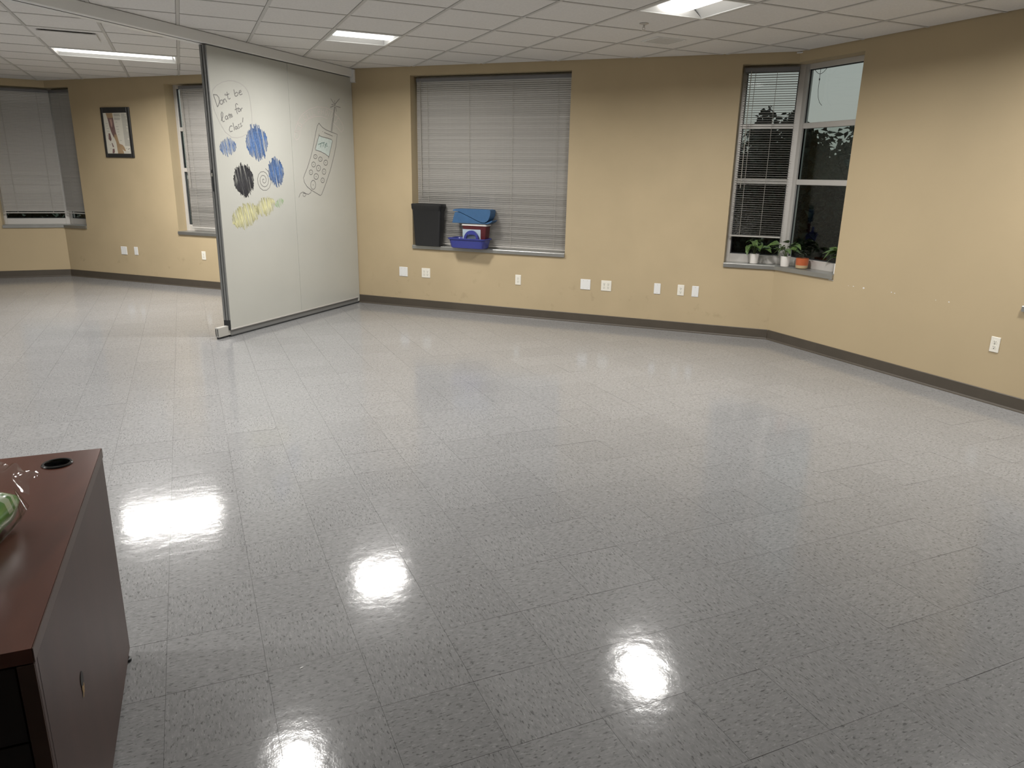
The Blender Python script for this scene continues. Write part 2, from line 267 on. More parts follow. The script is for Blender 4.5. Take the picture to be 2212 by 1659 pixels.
# ------------------------------------------------------------------ materials
M_wall = mat('tan_wall_paint', (0.475, 0.380, 0.238), 0.55, noise=0.03, nscale=1.3, bump=0.06, bscale=260, spec=0.3)
M_scuff = mat('tan_wall_scuffed', (0.475, 0.380, 0.238), 0.55, noise=0.04, nscale=2.2, bump=0.06, bscale=260, spec=0.3)
def add_scuffs(mt):
    """brown rub marks low on the wall under the wide window"""
    nt = mt.node_tree; L = nt.links.new; bs = nt.nodes['Principled BSDF']; src = bs.inputs['Base Color'].links[0].from_socket
    tc = nt.nodes.new('ShaderNodeTexCoord'); sx = nt.nodes.new('ShaderNodeSeparateXYZ'); L(tc.outputs['Object'], sx.inputs[0])
    n = nt.nodes.new('ShaderNodeTexNoise'); n.inputs['Scale'].default_value = 7; n.inputs['Detail'].default_value = 5; n.inputs['Roughness'].default_value = .65; L(tc.outputs['Object'], n.inputs['Vector'])
    r = nt.nodes.new('ShaderNodeMapRange'); r.inputs['From Min'].default_value = .60; r.inputs['From Max'].default_value = .74; L(n.outputs['Fac'], r.inputs['Value'])
    h = nt.nodes.new('ShaderNodeMapRange'); h.inputs['From Min'].default_value = .62; h.inputs['From Max'].default_value = .25; L(sx.outputs['Z'], h.inputs['Value'])
    m = nt.nodes.new('ShaderNodeMath'); m.operation = 'MULTIPLY'; L(r.outputs[0], m.inputs[0]); L(h.outputs[0], m.inputs[1])
    k = nt.nodes.new('ShaderNodeMath'); k.operation = 'MULTIPLY'; k.inputs[1].default_value = .30; L(m.outputs[0], k.inputs[0])
    mx = nt.nodes.new('ShaderNodeMix'); mx.data_type = 'RGBA'; L(k.outputs[0], mx.inputs[0]); L(src, mx.inputs[6]); mx.inputs[7].default_value = (.22, .165, .095, 1)
    L(mx.outputs[2], bs.inputs['Base Color'])
add_scuffs(M_scuff)
M_base = mat('brown_rubber_base', (0.075, 0.062, 0.047), 0.45, noise=0.06, nscale=8)
M_alum = mat('brushed_aluminium', (0.58, 0.56, 0.53), 0.45, metal=0.35, noise=0.03, nscale=30, stretch=(1, 1, 20))
M_sill = mat('mill_finish_sill', (0.40, 0.40, 0.38), 0.36, metal=0.8, noise=0.05, nscale=12)
M_slat = mat('grey_blind_enamel', (0.47, 0.45, 0.42), 0.26, spec=0.7, noise=0.02, nscale=40)
M_headrail = mat('grey_headrail', (0.20, 0.20, 0.21), 0.4, metal=0.3)
M_cord = mat('blind_cord', (0.36, 0.34, 0.30), 0.8)
M_tile_c = mat('mineral_fibre_tile', (0.72, 0.70, 0.675), 0.95, noise=0.04, nscale=60, bump=0.35, bscale=420, spec=0.1)
M_tee = mat('painted_tee_bar', (0.52, 0.505, 0.48), 0.5)
M_white = mat('white_enamel', (0.78, 0.78, 0.76), 0.35)
M_plate = mat('ivory_plastic_plate', (0.80, 0.77, 0.68), 0.35)
M_slot = mat('dark_slot', (0.02, 0.02, 0.018), 0.6)
M_screw = mat('plate_screw', (0.5, 0.48, 0.42), 0.4, metal=0.6)
M_board = mat('whiteboard_enamel', (0.46, 0.46, 0.42), 0.24, noise=0.025, nscale=1.6, spec=0.5)
M_post = mat('grey_anodised_post', (0.26, 0.265, 0.26), 0.4, metal=0.5)
M_black = mat('black_rubber', (0.018, 0.020, 0.022), 0.5)
M_seal = mat('grey_vinyl_seal', (0.17, 0.17, 0.165), 0.5)
M_foot = mat('pale_grey_seal_end', (0.40, 0.39, 0.36), 0.45)
M_lens = emit('led_lens', (1.0, 0.975, 0.935, 1), LENS)
M_plenum = mat('dark_plenum', (0.05, 0.05, 0.05), 0.9)

def glass_mat(name, tint=(1, 1, 1), ior=1.5, rough=0.0):
    mt = bpy.data.materials.new(name); mt.use_nodes = True
    nt = mt.node_tree; nt.nodes.clear()
    o = nt.nodes.new('ShaderNodeOutputMaterial'); mx = nt.nodes.new('ShaderNodeMixShader')
    tr = nt.nodes.new('ShaderNodeBsdfTransparent'); gl = nt.nodes.new('ShaderNodeBsdfGlossy'); lw = nt.nodes.new('ShaderNodeLayerWeight')
    tr.inputs[0].default_value = (*tint, 1); gl.inputs['Roughness'].default_value = rough; lw.inputs['Blend'].default_value = 0.5
    f0 = ((ior - 1) / (ior + 1)) ** 2            # Schlick: same from both faces of the thin sheet
    pw = nt.nodes.new('ShaderNodeMath'); pw.operation = 'POWER'; pw.inputs[1].default_value = 5.0
    ma = nt.nodes.new('ShaderNodeMath'); ma.operation = 'MULTIPLY_ADD'; ma.inputs[1].default_value = 1 - f0; ma.inputs[2].default_value = f0
    nt.links.new(lw.outputs['Facing'], pw.inputs[0]); nt.links.new(pw.outputs[0], ma.inputs[0]); nt.links.new(ma.outputs[0], mx.inputs[0])
    nt.links.new(tr.outputs[0], mx.inputs[1]); nt.links.new(gl.outputs[0], mx.inputs[2])
    nt.links.new(mx.outputs[0], o.inputs[0])
    return mt
M_glass = glass_mat('window_glass', (0.86, 0.89, 0.88))
M_film = glass_mat('clear_plastic_film', (0.90, 0.88, 0.86), 1.5, 0.08)

def vct_mat(name, mode):
    """speckled vinyl composition tile; mode 'object' reads tile-local coordinates, 'uv' the same laid out in a UV map"""
    mt, nt, bs = new_mat(name)
    tc = nt.nodes.new('ShaderNodeTexCoord'); L = nt.links.new
    if mode == 'object':
        oi = nt.nodes.new('ShaderNodeObjectInfo')
        mul = nt.nodes.new('ShaderNodeVectorMath'); mul.operation = 'SCALE'; mul.inputs['Scale'].default_value = 37.7
        L(oi.outputs['Location'], mul.inputs[0])
        ad = nt.nodes.new('ShaderNodeVectorMath'); ad.operation = 'ADD'
        L(tc.outputs['Object'], ad.inputs[0]); L(mul.outputs[0], ad.inputs[1]); vec = ad.outputs[0]
        tint = oi.outputs['Random']
    else:
        vec = tc.outputs['UV']
        wn_ = nt.nodes.new('ShaderNodeTexWhiteNoise'); wn_.noise_dimensions = '2D'
        sn = nt.nodes.new('ShaderNodeVectorMath'); sn.operation = 'FLOOR'
        L(vec, sn.inputs[0]); L(sn.outputs[0], wn_.inputs[0]); tint = wn_.outputs['Value']
    def flecks(scale, stretch, lo, hi):
        mp = nt.nodes.new('ShaderNodeMapping'); mp.inputs['Scale'].default_value = stretch
        L(vec, mp.inputs['Vector'])
        n = nt.nodes.new('ShaderNodeTexNoise'); n.inputs['Scale'].default_value = scale; n.inputs['Detail'].default_value = 2.5; n.inputs['Roughness'].default_value = 0.6
        L(mp.outputs[0], n.inputs['Vector'])
        r = nt.nodes.new('ShaderNodeMapRange'); r.inputs['From Min'].default_value = lo; r.inputs['From Max'].default_value = hi
        L(n.outputs['Fac'], r.inputs['Value'])
        return r.outputs[0]
    light = flecks(150, (1.0, 0.30, 1.0), 0.55, 0.71)
    mid = flecks(70, (1.0, 0.34, 1.0), 0.44, 0.66)
    mp2 = nt.nodes.new('ShaderNodeVectorMath'); mp2.operation = 'ADD'; mp2.inputs[1].default_value = (13.1, 5.7, 0)
    L(vec, mp2.inputs[0]); vec = mp2.outputs[0]
    dark = flecks(135, (1.0, 0.32, 1.0), 0.575, 0.665)
    def mixc(fac, a, b, k=1.0):
        mx = nt.nodes.new('ShaderNodeMix'); mx.data_type = 'RGBA'
        if k != 1.0:
            mm = nt.nodes.new('ShaderNodeMath'); mm.operation = 'MULTIPLY'; mm.inputs[1].default_value = k; L(fac, mm.inputs[0]); fac = mm.outputs[0]
        L(fac, mx.inputs[0])
        for s, c in ((6, a), (7, b)):
            if isinstance(c, tuple): mx.inputs[s].default_value = (*c, 1)
            else: L(c, mx.inputs[s])
        return mx.outputs[2]
    base = mixc(tint, (0.250, 0.251, 0.252), (0.272, 0.273, 0.274))
    c = mixc(mid, base, (0.200, 0.201, 0.203), 0.6)
    c = mixc(light, c, (0.40, 0.40, 0.40), 0.6)
    c = mixc(dark, c, (0.095, 0.095, 0.096), 0.85)
    L(c, bs.inputs['Base Color'])
    bs.inputs['Roughness'].default_value = 0.105; bs.inputs['IOR'].default_value = 1.30
    bs.inputs['Coat Weight'].default_value = 0.16; bs.inputs['Coat Roughness'].default_value = 0.36; bs.inputs['Coat IOR'].default_value = 1.4
    gv = nt.nodes.new('ShaderNodeNewGeometry')
    n1 = nt.nodes.new('ShaderNodeTexNoise'); n1.inputs['Scale'].default_value = 16; n1.inputs['Detail'].default_value = 3
    L(gv.outputs['Position'], n1.inputs['Vector'])
    b1 = nt.nodes.new('ShaderNodeBump'); b1.inputs['Strength'].default_value = 0.42; b1.inputs['Distance'].default_value = 0.0016
    L(n1.outputs['Fac'], b1.inputs['Height'])
    n2 = nt.nodes.new('ShaderNodeTexNoise'); n2.inputs['Scale'].default_value = 190; n2.inputs['Detail'].default_value = 2
    L(gv.outputs['Position'], n2.inputs['Vector'])
    b2 = nt.nodes.new('ShaderNodeBump'); b2.inputs['Strength'].default_value = 0.10; b2.inputs['Distance'].default_value = 0.0008
    L(n2.outputs['Fac'], b2.inputs['Height']); L(b1.outputs[0], b2.inputs['Normal'])
    L(b2.outputs[0], bs.inputs['Normal'])
    return mt
M_vct = vct_mat('speckled_vinyl_tile', 'object')
M_vct_uv = vct_mat('speckled_vinyl_tile_far', 'uv')
M_joint = mat('dark_tile_joint', (0.06, 0.058, 0.055), 0.8)

# ------------------------------------------------------------------ floor: slab + vinyl tiles
TS = 0.3048; TX0, TY0 = -0.1964, 2.4864
fl = MB().prism(ROOM, -0.12, -0.003).build('floor', M_joint); tag(fl, 'glossy grey speckled vinyl tile floor with reflections of lamps', kind='structure')
tile_me = MB().box(0.0004, TS - 0.0004, 0.0004, TS - 0.0004, -0.004, 0.0, T((-TS / 2, -TS / 2, 0))).mesh('floor_tile', M_vct)
cells = []
for i in range(-34, 22):
    for j in range(-24, 40):
        x0, y0 = TX0 + i * TS, TY0 + j * TS
        sq = [(x0, y0), (x0 + TS, y0), (x0 + TS, y0 + TS), (x0, y0 + TS)]
        c = clip_poly(sq, ROOM)
        if not c or parea(c) < 1e-4: continue
        full = abs(parea(c) - TS * TS) < 1e-6
        pr = [project((p[0], p[1], 0)) for p in sq]
        vis = any(p and -20 < p[0] < 2232 and -20 < p[1] < 1679 for p in pr)
        dist = math.hypot(x0 + TS / 2, y0 + TS / 2)
        cells.append((0 if (vis and full) else 1, dist, i, j, c))
cells.sort(key=lambda t: (t[0], t[1]))
far = MB(); fuv = []
for k, (fl_, dist, i, j, c) in enumerate(cells):
    odd = (i + j) % 2
    if k < 300 and fl_ == 0:
        inst('floor_tile', tile_me, fl, T((TX0 + (i + .5) * TS, TY0 + (j + .5) * TS, 0)) @ Matrix.Rotation(random.gauss(0, .0013), 4, 'X') @ Matrix.Rotation(random.gauss(0, .0013), 4, 'Y') @ Matrix.Rotation(PI / 2 * odd, 4, 'Z'))
    else:
        cx = sum(p[0] for p in c) / len(c); cy = sum(p[1] for p in c) / len(c)
        c = [(p[0] + (cx - p[0]) * 0.004, p[1] + (cy - p[1]) * 0.004) for p in c]
        n0 = len(far.f); far.prism(c, -0.0035, 0.0)
        for f in far.f[n0:]:
            for vi in f:
                p = far.v[vi]; u, v = (p.x - TX0) - i * TS, (p.y - TY0) - j * TS
                if odd: u, v = v, TS - u
                fuv.append((u + i * 3 + 0.1 + 200, v + j * 3 + 0.1 + 200))
fo = far.build('floor_tiles', M_vct_uv, fl); fo['kind'] = 'stuff'
uvl = fo.data.uv_layers.new(name='UVMap')
uvl.data.foreach_set('uv', [c for p in fuv for c in p])

# ------------------------------------------------------------------ ceiling: deck, lay-in tiles, tee grid
GX, GY, GS = 1.920, 5.617, 0.6096
deck = MB().prism(ROOM, HC + 0.16, HC + 0.24).build('ceiling', M_plenum); tag(deck, 'suspended ceiling of square white lay-in tiles', kind='structure')
LIGHTS = [(-5, 6, 2, 'x'), (-1, 2, 1, 'x'), (2, -2, 1, 'y'), (-3, -2, 1, 'y'), (4, -6, 1, 'y'),
          (-10, 1, 2, 'x'), (-9, -4, 1, 'y')]
lit = set()
for i, j, n, ax in LIGHTS:
    for k in range(n): lit.add((i + k, j))
ctile = MB().box(-GS / 2 + 0.013, GS / 2 - 0.013, -GS / 2 + 0.013, GS / 2 - 0.013, 0.004, 0.018, bev=0.003).mesh('ceiling_tile', M_tile_c)
cc = []
for i in range(-20, 8):
    for j in range(-17, 14):
        if (i, j) in lit: continue
        x0, y0 = GX + i * GS, GY + j * GS
        sq = [(x0, y0), (x0 + GS, y0), (x0 + GS, y0 + GS), (x0, y0 + GS)]
        c = clip_poly(sq, ROOM)
        if not c or parea(c) < 1e-3: continue
        full = abs(parea(c) - GS * GS) < 1e-6
        vis = any(p and -40 < p[0] < 2252 and -40 < p[1] < 400 for p in [project((*q, HC)) for q in sq])
        cc.append((0 if vis else 1, math.hypot(x0, y0), i, j, c, full))
cc.sort(key=lambda t: (t[0], t[1]))
rest = MB()
for k, (v, d, i, j, c, full) in enumerate(cc):
    if not full:
        cx = sum(p[0] for p in c) / len(c); cy = sum(p[1] for p in c) / len(c)
        c = [(p[0] + (cx - p[0]) * 0.045, p[1] + (cy - p[1]) * 0.045) for p in c]
    if k < 298 and v == 0:
        if full: inst('ceiling_tile', ctile, deck, T((GX + (i + .5) * GS, GY + (j + .5) * GS, HC)))
        else: MB().prism(c, HC + 0.004, HC + 0.018).build('ceiling_tile', M_tile_c, deck)
    elif full: rest.box(GX + i * GS + .013, GX + (i + 1) * GS - .013, GY + j * GS + .013, GY + (j + 1) * GS - .013, HC + .004, HC + .018)
    else: rest.prism(c, HC + 0.004, HC + 0.018)
tag(rest.build('ceiling_tiles', M_tile_c, deck), kind='stuff')
def in_room_span(axis, v):
    """extent of the room polygon along a grid line"""
    lo, hi = -99, 99; pts = []
    for k in range(5):
        a, b = ROOM[k], ROOM[(k + 1) % 5]
        u, w = (0, 1) if axis == 'x' else (1, 0)          # line at x=v spans y, or at y=v spans x
        if (a[u] - v) * (b[u] - v) < 0:
            t = (v - a[u]) / (b[u] - a[u]); pts.append(a[w] + t * (b[w] - a[w]))
    return (min(pts), max(pts)) if len(pts) >= 2 else None
for i in range(-18, 6):
    x = GX + i * GS; sp_ = in_room_span('x', x)
    if not sp_: continue
    cuts = [(GY + j * GS + .012, GY + (j + 1) * GS - .012) for (a, j, n, ax) in LIGHTS if n == 2 and a + 1 == i]
    y = sp_[0]; b = MB()
    for c0, c1 in sorted(cuts): b.box(x - .012, x + .012, y, c0, HC, HC + .012); y = c1
    b.box(x - .012, x + .012, y, sp_[1], HC, HC + .012)
    b.build('tee_runner', M_tee, deck)
for j in range(-15, 12):
    y = GY + j * GS; sp_ = in_room_span('y', y)
    if sp_: MB().box(sp_[0], sp_[1], y - .0115, y + .0115, HC + .0007, HC + .0125).build('cross_tee', M_tee, deck)

# ------------------------------------------------------------------ walls with window openings
ZS, ZT = 0.735, 2.672
def wall(name, F, x0, x1, holes, m0, m1, mt, label):
    b = MB(); xs = sorted({x0, x1, *[h[0] for h in holes], *[h[1] for h in holes]})
    for a, c in zip(xs, xs[1:]):
        zz = [(0.0, HC + 0.16)]
        for h in holes:
            if h[0] <= a + 1e-6 and h[1] >= c - 1e-6: zz = [(0.0, h[2]), (h[3], HC + 0.16)]
        oa = a - (m0 if a == x0 else 0); oc = c + (m1 if c == x1 else 0)
        for z0, z1 in zz:
            b.prism([(a, 0), (c, 0), (oc, WT), (oa, WT)], z0, z1, F)
    o = b.build(name, mt); return tag(o, label, kind='structure')
W3 = (-4.165, -2.238); W2 = (-7.845, -5.91)
wb_ = wall('wall_back', FB, -LM, 0.0, [(-LM, -9.597, ZS, ZT), (*W2, ZS, ZT), (*W3, ZS, ZT), (-0.510, 0.0, ZS, ZT)], MIT, MIT, M_scuff, 'long tan wall with the blinds and the outlets, scuffed low down')
wr_ = wall('wall_right', FR, 0.0, YC - YF, [(0.0, 0.752, ZS, ZT), (2.475, 4.40, ZS, ZT)], MIT, 0.0, M_wall, 'tan wall on the right with chipped paint')
wl_ = wall('wall_left', FL, XL - C1.x, 0.0, [(-0.775, 0.0, ZS, ZT)], 0.0, MIT, M_wall, 'tan wall at the far left with the corner window')
wf_ = wall('wall_front', frame((XR, YF), (-1, 0), (0, -1)), 0.0, XR - XL, [], MIT * 0, 0, M_wall, 'tan wall behind the camera')
ws_ = wall('wall_side', frame((XL, YF), (0, 1), (-1, 0)), 0.0, C1.y - YF, [], 0, 0, M_wall, 'tan wall closing the left side of the room')

def base(name, F, x0, x1, label):
    t = 0.008; k = t * math.tan(PI / 8)
    prof = [(-0.018, 0.0), (-0.018, 0.003), (-0.012, 0.007), (-0.008, 0.016), (-0.007, 0.098), (-0.004, 0.102), (0, 0.102), (0, 0)]
    b = MB(); n = len(prof)
    vs = [(x0, y, z) for y, z in prof] + [(x1, y, z) for y, z in prof]
    fs = [(i, (i + 1) % n, n + (i + 1) % n, n + i) for i in range(n)] + [tuple(range(n))[::-1], tuple(range(n, 2 * n))]
    b.add(vs, fs, F); o = b.build(name, M_base); return tag(o, label, kind='structure')
base('baseboard_back', FB, -LM + .005, -.005, 'dark brown rubber base along the long back wall')
base('baseboard_right', FR, .005, YC - YF, 'dark brown rubber base along the right wall')
base('baseboard_left', FL, XL - C1.x, -.005, 'dark brown rubber base along the far left wall')

# ceiling header that carries the folding partition's track
FP = frame(C0 + 4.94 * Vector((-Q, Q)), (Q, Q), (-Q, Q))     # x = -(distance from the back wall), y = through the partition
hd = MB().box(-9.0, -0.001, -0.02, 0.13, 2.672, HC + 0.001, FP, bev=0.004).build('trim_1', M_white)
tag(hd, 'white track header across the ceiling above the partition', kind='structure')
for y in (0.022, 0.048): pass
tag(MB().box(-9.0, -0.002, 0.030, 0.034, 2.669, 2.673, FP).build('track_slot', M_slot, hd), 'dark slot along the underside of the header')
lip = MB().box(-.16, .19, -.012, 0, HC - .012, HC - .002, frame(C0, (math.cos(-PI * 3 / 8), math.sin(-PI * 3 / 8)), (math.sin(PI * 3 / 8), math.cos(PI * 3 / 8)))).build('trim_2', M_white)
tag(lip, 'short bright strip of wall angle in the ceiling corner', kind='structure')

# paint chips and bare corner bead on the right wall
for y, z, r in ((4.793, .690, .004), (4.737, .693, .006), (4.626, .693, .010), (4.341, .698, .006), (4.308, .695, .006), (3.927, .696, .004), (3.815, .699, .006)):
    k = YC - y
    pts = [(k + r * (1 + .3 * random.uniform(-1, 1)) * math.cos(a), z + .7 * r * (1 + .3 * random.uniform(-1, 1)) * math.sin(a)) for a in [2 * PI * q / 9 for q in range(9)]]
    MB().add([(p, -.0006, q) for p, q in pts] + [(k, -.0014, z)], [(9, q, (q + 1) % 9) for q in range(9)], FR).build('paint_chip', M_white, wr_)
MB().box(.746, .7535, -.0025, .03, .775, .868, FR).build('corner_bead', M_white, wr_)
MB().box(.70, .757, -.0030, -.0005, .712, .717, FR).build('corner_bead', M_white, wr_)

# ------------------------------------------------------------------ windows
DF = 0.150; FD = 0.055       # frame set back in the wall, frame depth
def win_root(n, label, F, x): return tag(empty('window_%d' % n, F @ T((x, 0, ZS))), label, kind='structure')
def lite(root, F, x0, x1, rails=(), posts=(), jl=True, jr=True, fw=0.05):
    zb, zt = ZS + 0.03, ZT
    d0, d1 = DF, DF + FD
    if jl: MB().box(x0, x0 + fw, d0, d1, zb, zt, F, bev=.003).build('jamb', M_alum, root)
    if jr: MB().box(x1 - fw, x1, d0, d1, zb, zt, F, bev=.003).build('jamb', M_alum, root)
    a, c = x0 + (fw if jl else 0), x1 - (fw if jr else 0)
    MB().box(a, c, d0, d1, zt - .05, zt, F, bev=.003).build('head_rail', M_alum, root)
    MB().box(a, c, d0, d1, zb, zb + .085, F, bev=.003).build('bottom_rail', M_alum, root)
    for z in rails: MB().box(a, c, d0 + .003, d1, z - .026, z + .026, F, bev=.003).build('muntin', M_alum, root)
    for x in posts: MB().box(x - .027, x + .027, d0, d1, zb + .085, zt - .05, F, bev=.003).build('mullion', M_alum, root)
    xs = [a, *posts, c]; zs = [zb + .085, *rails, zt - .05]
    for p, q in zip(xs, xs[1:]):
        for u, v in zip(zs, zs[1:]):
            MB().box(p, q, d0 + .028, d0 + .034, u, v, F).build('pane', M_glass, root)
            g = MB()
            for a0, a1, c0, c1 in ((p, p + .009, u, v), (q - .009, q, u, v), (p + .009, q - .009, u, u + .009), (p + .009, q - .009, v - .009, v)):
                g.box(a0, a1, d0 + .018, d0 + .0279, c0, c1, F)
            g.build('gasket', M_black, root)
def sill(root, F, x0, x1, m0=0.0, m1=0.0, lip=0.02):
    """metal sill plate with a turned-down front lip"""
    z = ZS
    prof = [(-lip, z - .012), (-lip, z + .024), (-lip + .004, z + .030), (DF, z + .032), (DF, z), (-lip + .004, z), (-.001, z - .004), (-.001, z - .012)]
    n = len(prof); k0, k1 = m0, m1
    vs = [(x0 - k0 * (y + lip) , y, zz) for y, zz in prof] + [(x1 + k1 * (y + lip), y, zz) for y, zz in prof]
    fs = [(i, (i + 1) % n, n + (i + 1) % n, n + i) for i in range(n)]
    fs += [tuple(range(n))[::-1], tuple(range(n, 2 * n))]
    return MB().add(vs, fs, F).build('sill', M_sill, root)
TN = math.tan(PI / 8)
def corner_post(root, F, z0=ZS + .03, z1=ZT):
    """mullion standing in the bend of a corner window"""
    F2 = F
    a = -.012
    t0, t1 = DF * TN, (DF + FD) * TN
    k = PI / 4
    def other(x, y):          # point given on the neighbouring wall's frame, bent by 45 degrees
        return (x * math.cos(k) + y * math.sin(k), -x * math.sin(k) + y * math.cos(k))
    pts = [(-a, DF - .004), (t0, DF - .004), other(a, DF - .004), other(a, DF + FD), (t1, DF + FD), (-a, DF + FD)]
    return MB().prism(pts, z0, z1, F).build('corner_mullion', M_alum, root)

RL = (2.112, 1.584)
# window 1: right-hand corner
w1 = win_root(1, 'corner window with dusk sky and trees behind its panes', FB, -.25)
lite(w1, FB, -.510, .012, rails=RL, jr=False, fw=.04); lite(w1, FR, -.012, .752, rails=RL, jl=False, fw=.04)
corner_post(w1, FB); sill(w1, FB, -.510, -.008, 0, TN * .9); sill(w1, FR, .008, .752, TN * .9, 0)
# window 2: behind the partition, window 3: middle of the wall
w2 = win_root(2, 'blind-covered window partly hidden behind the partition', FB, -6.9)
lite(w2, FB, *W2, rails=RL, posts=[-6.88]); sill(w2, FB, *W2)
w3 = win_root(3, 'wide blind-covered window in the middle of the back wall', FB, -3.2)
lite(w3, FB, *W3, rails=RL, posts=[-3.2]); sill(w3, FB, *W3)
# window 4: left-hand corner
w4 = win_root(4, 'corner window at the far left with closed blinds', FB, -LM + .2)
lite(w4, FB, -LM - .012, -9.597, rails=RL, jl=False, fw=.04); lite(w4, FL, -.775, .012, rails=RL, jr=False, fw=.04)
corner_post(w4, FL); sill(w4, FB, -LM + .008, -9.597, TN * .9, 0); sill(w4, FL, -.775, -.008, 0, TN * .9)
# window 5: on the right wall, its sill just enters the frame
w5 = win_root(5, 'window whose metal sill end shows at the right edge of the picture', FR, 3.4)
lite(w5, FR, 2.475, 4.40, rails=RL, posts=[3.44]); sill(w5, FR, 2.475, 4.40)
# ------------------------------------------------------------------ blinds
def blind(F, x0, x1, zt, zb, tilt, label, group=None, d=0.095, cords=(0.08, 0.36, 0.64, 0.92), wand=True, slack=0.0):
    pitch, w = 0.0215, 0.025
    xc = (x0 + x1) / 2; hw = (x1 - x0) / 2
    root = tag(empty('window_blind', F @ T((xc, d, zb))), label, 'blind', group)
    MB().box(-hw, hw, -.016, .016, zt - zb - .040, zt - zb, F @ T((xc, d, zb)), bev=.003).build('headrail', M_headrail, root)
    MB().box(-hw, hw, -.012, .012, 0, .016, F @ T((xc, d, zb)), bev=.004).build('bottom_rail', M_slat, root)
    prof = [(-w / 2, 0), (-w / 6, .0017), (w / 6, .0017), (w / 2, 0)]
    ct, st = math.cos(tilt), math.sin(tilt)
    P = [(y * ct - z * st, y * st + z * ct) for y, z in prof] + [(y * ct - (z - .0005) * st, y * st + (z - .0005) * ct) for y, z in prof[::-1]]
    n = len(P)
    vs = [(-hw + .004, y, z) for y, z in P] + [(hw - .004, y, z) for y, z in P]
    fs = [(i, (i + 1) % n, n + (i + 1) % n, n + i) for i in range(n)] + [tuple(range(n))[::-1], tuple(range(n, 2 * n))]
    me = MB().add(vs, fs).mesh('slat', M_slat)
    z = zt - .047
    while z > zb + .022:
        inst('slat', me, root, F @ T((xc, d + random.uniform(-.0006, .0006), z)) @ Matrix.Rotation(random.uniform(-.0007, .0007), 4, 'Y') @ Matrix.Rotation(random.uniform(-.07, .07) - math.radians(slack) * (1 - (z - zb) / (zt - zb)), 4, 'X')); z -= pitch
    for c in cords:
        x = -hw + 2 * hw * c; b = MB()
        for y in (-.0145, .0145): b.box(x - .0013, x + .0013, y - .0005, y + .0005, .01, zt - zb - .03, F @ T((xc, d, zb)))
        b.build('ladder_cord', M_cord, root)
    if wand:
        MB().tube([(-hw + .06, -.022, zt - zb - .03), (-hw + .065, -.024, (zt - zb) * .30)], .004, 6, F @ T((xc, d, zb))).build('tilt_wand', M_cord, root)
    return root
blind(FB, W3[0] + .03, W3[1] - .012, 2.648, ZS + .045, math.radians(-60), 'closed grey slatted blind over the wide window behind the bin and caddy', slack=-3)
blind(FB, W2[0] + .16, W2[1] - .03, 2.648, ZS + .075, math.radians(-60), 'grey slatted blind of the window partly hidden by the white partition')
blind(FB, -.490, .012, 2.648, 1.030, math.radians(-9), 'open slatted blind before the dusk sky, above two potted plants', cords=(.20, .60))
blind(FL, -.745, .030, 2.648, .925, math.radians(-64), 'closed slatted blind in the broad half of the far left corner window', cords=(.22, .80), wand=False)
blind(FB, -LM - .030, -9.615, 2.648, .925, math.radians(-64), 'narrow dark blind in the side half of the far left corner window', cords=(.4,), wand=False)
blind(FR, 2.50, 4.37, 2.648, .80, math.radians(-60), 'slatted blind of the right wall window just outside the picture')
# loose cord hanging in the upper right pane
cb = MB()
pth = [(.06 + .02, .12, 2.612)] + [(.08 + .16 * t, .12, 2.612 - .05 * math.sin(PI * t)) for t in [k / 8 for k in range(1, 9)]]
cb.tube(pth, .0022, 5, FR)
cb.tube([(.155, .122, 2.615), (.155, .122, 2.50), (.155, .122, 2.42), (.165, .122, 2.36), (.19, .121, 2.31), (.225, .12, 2.28)], .002, 5, FR)
cb.lathe([(.001, -.012), (.005, -.006), (.005, .006), (.001, .012)], 8, FR @ T((.155, .122, 2.515)))
tag(cb.build('blind_cord', M_black, None, base=FR @ T((.155, .12, 2.612))), 'thin curled dark cord hanging in the upper right window pane', 'cord')

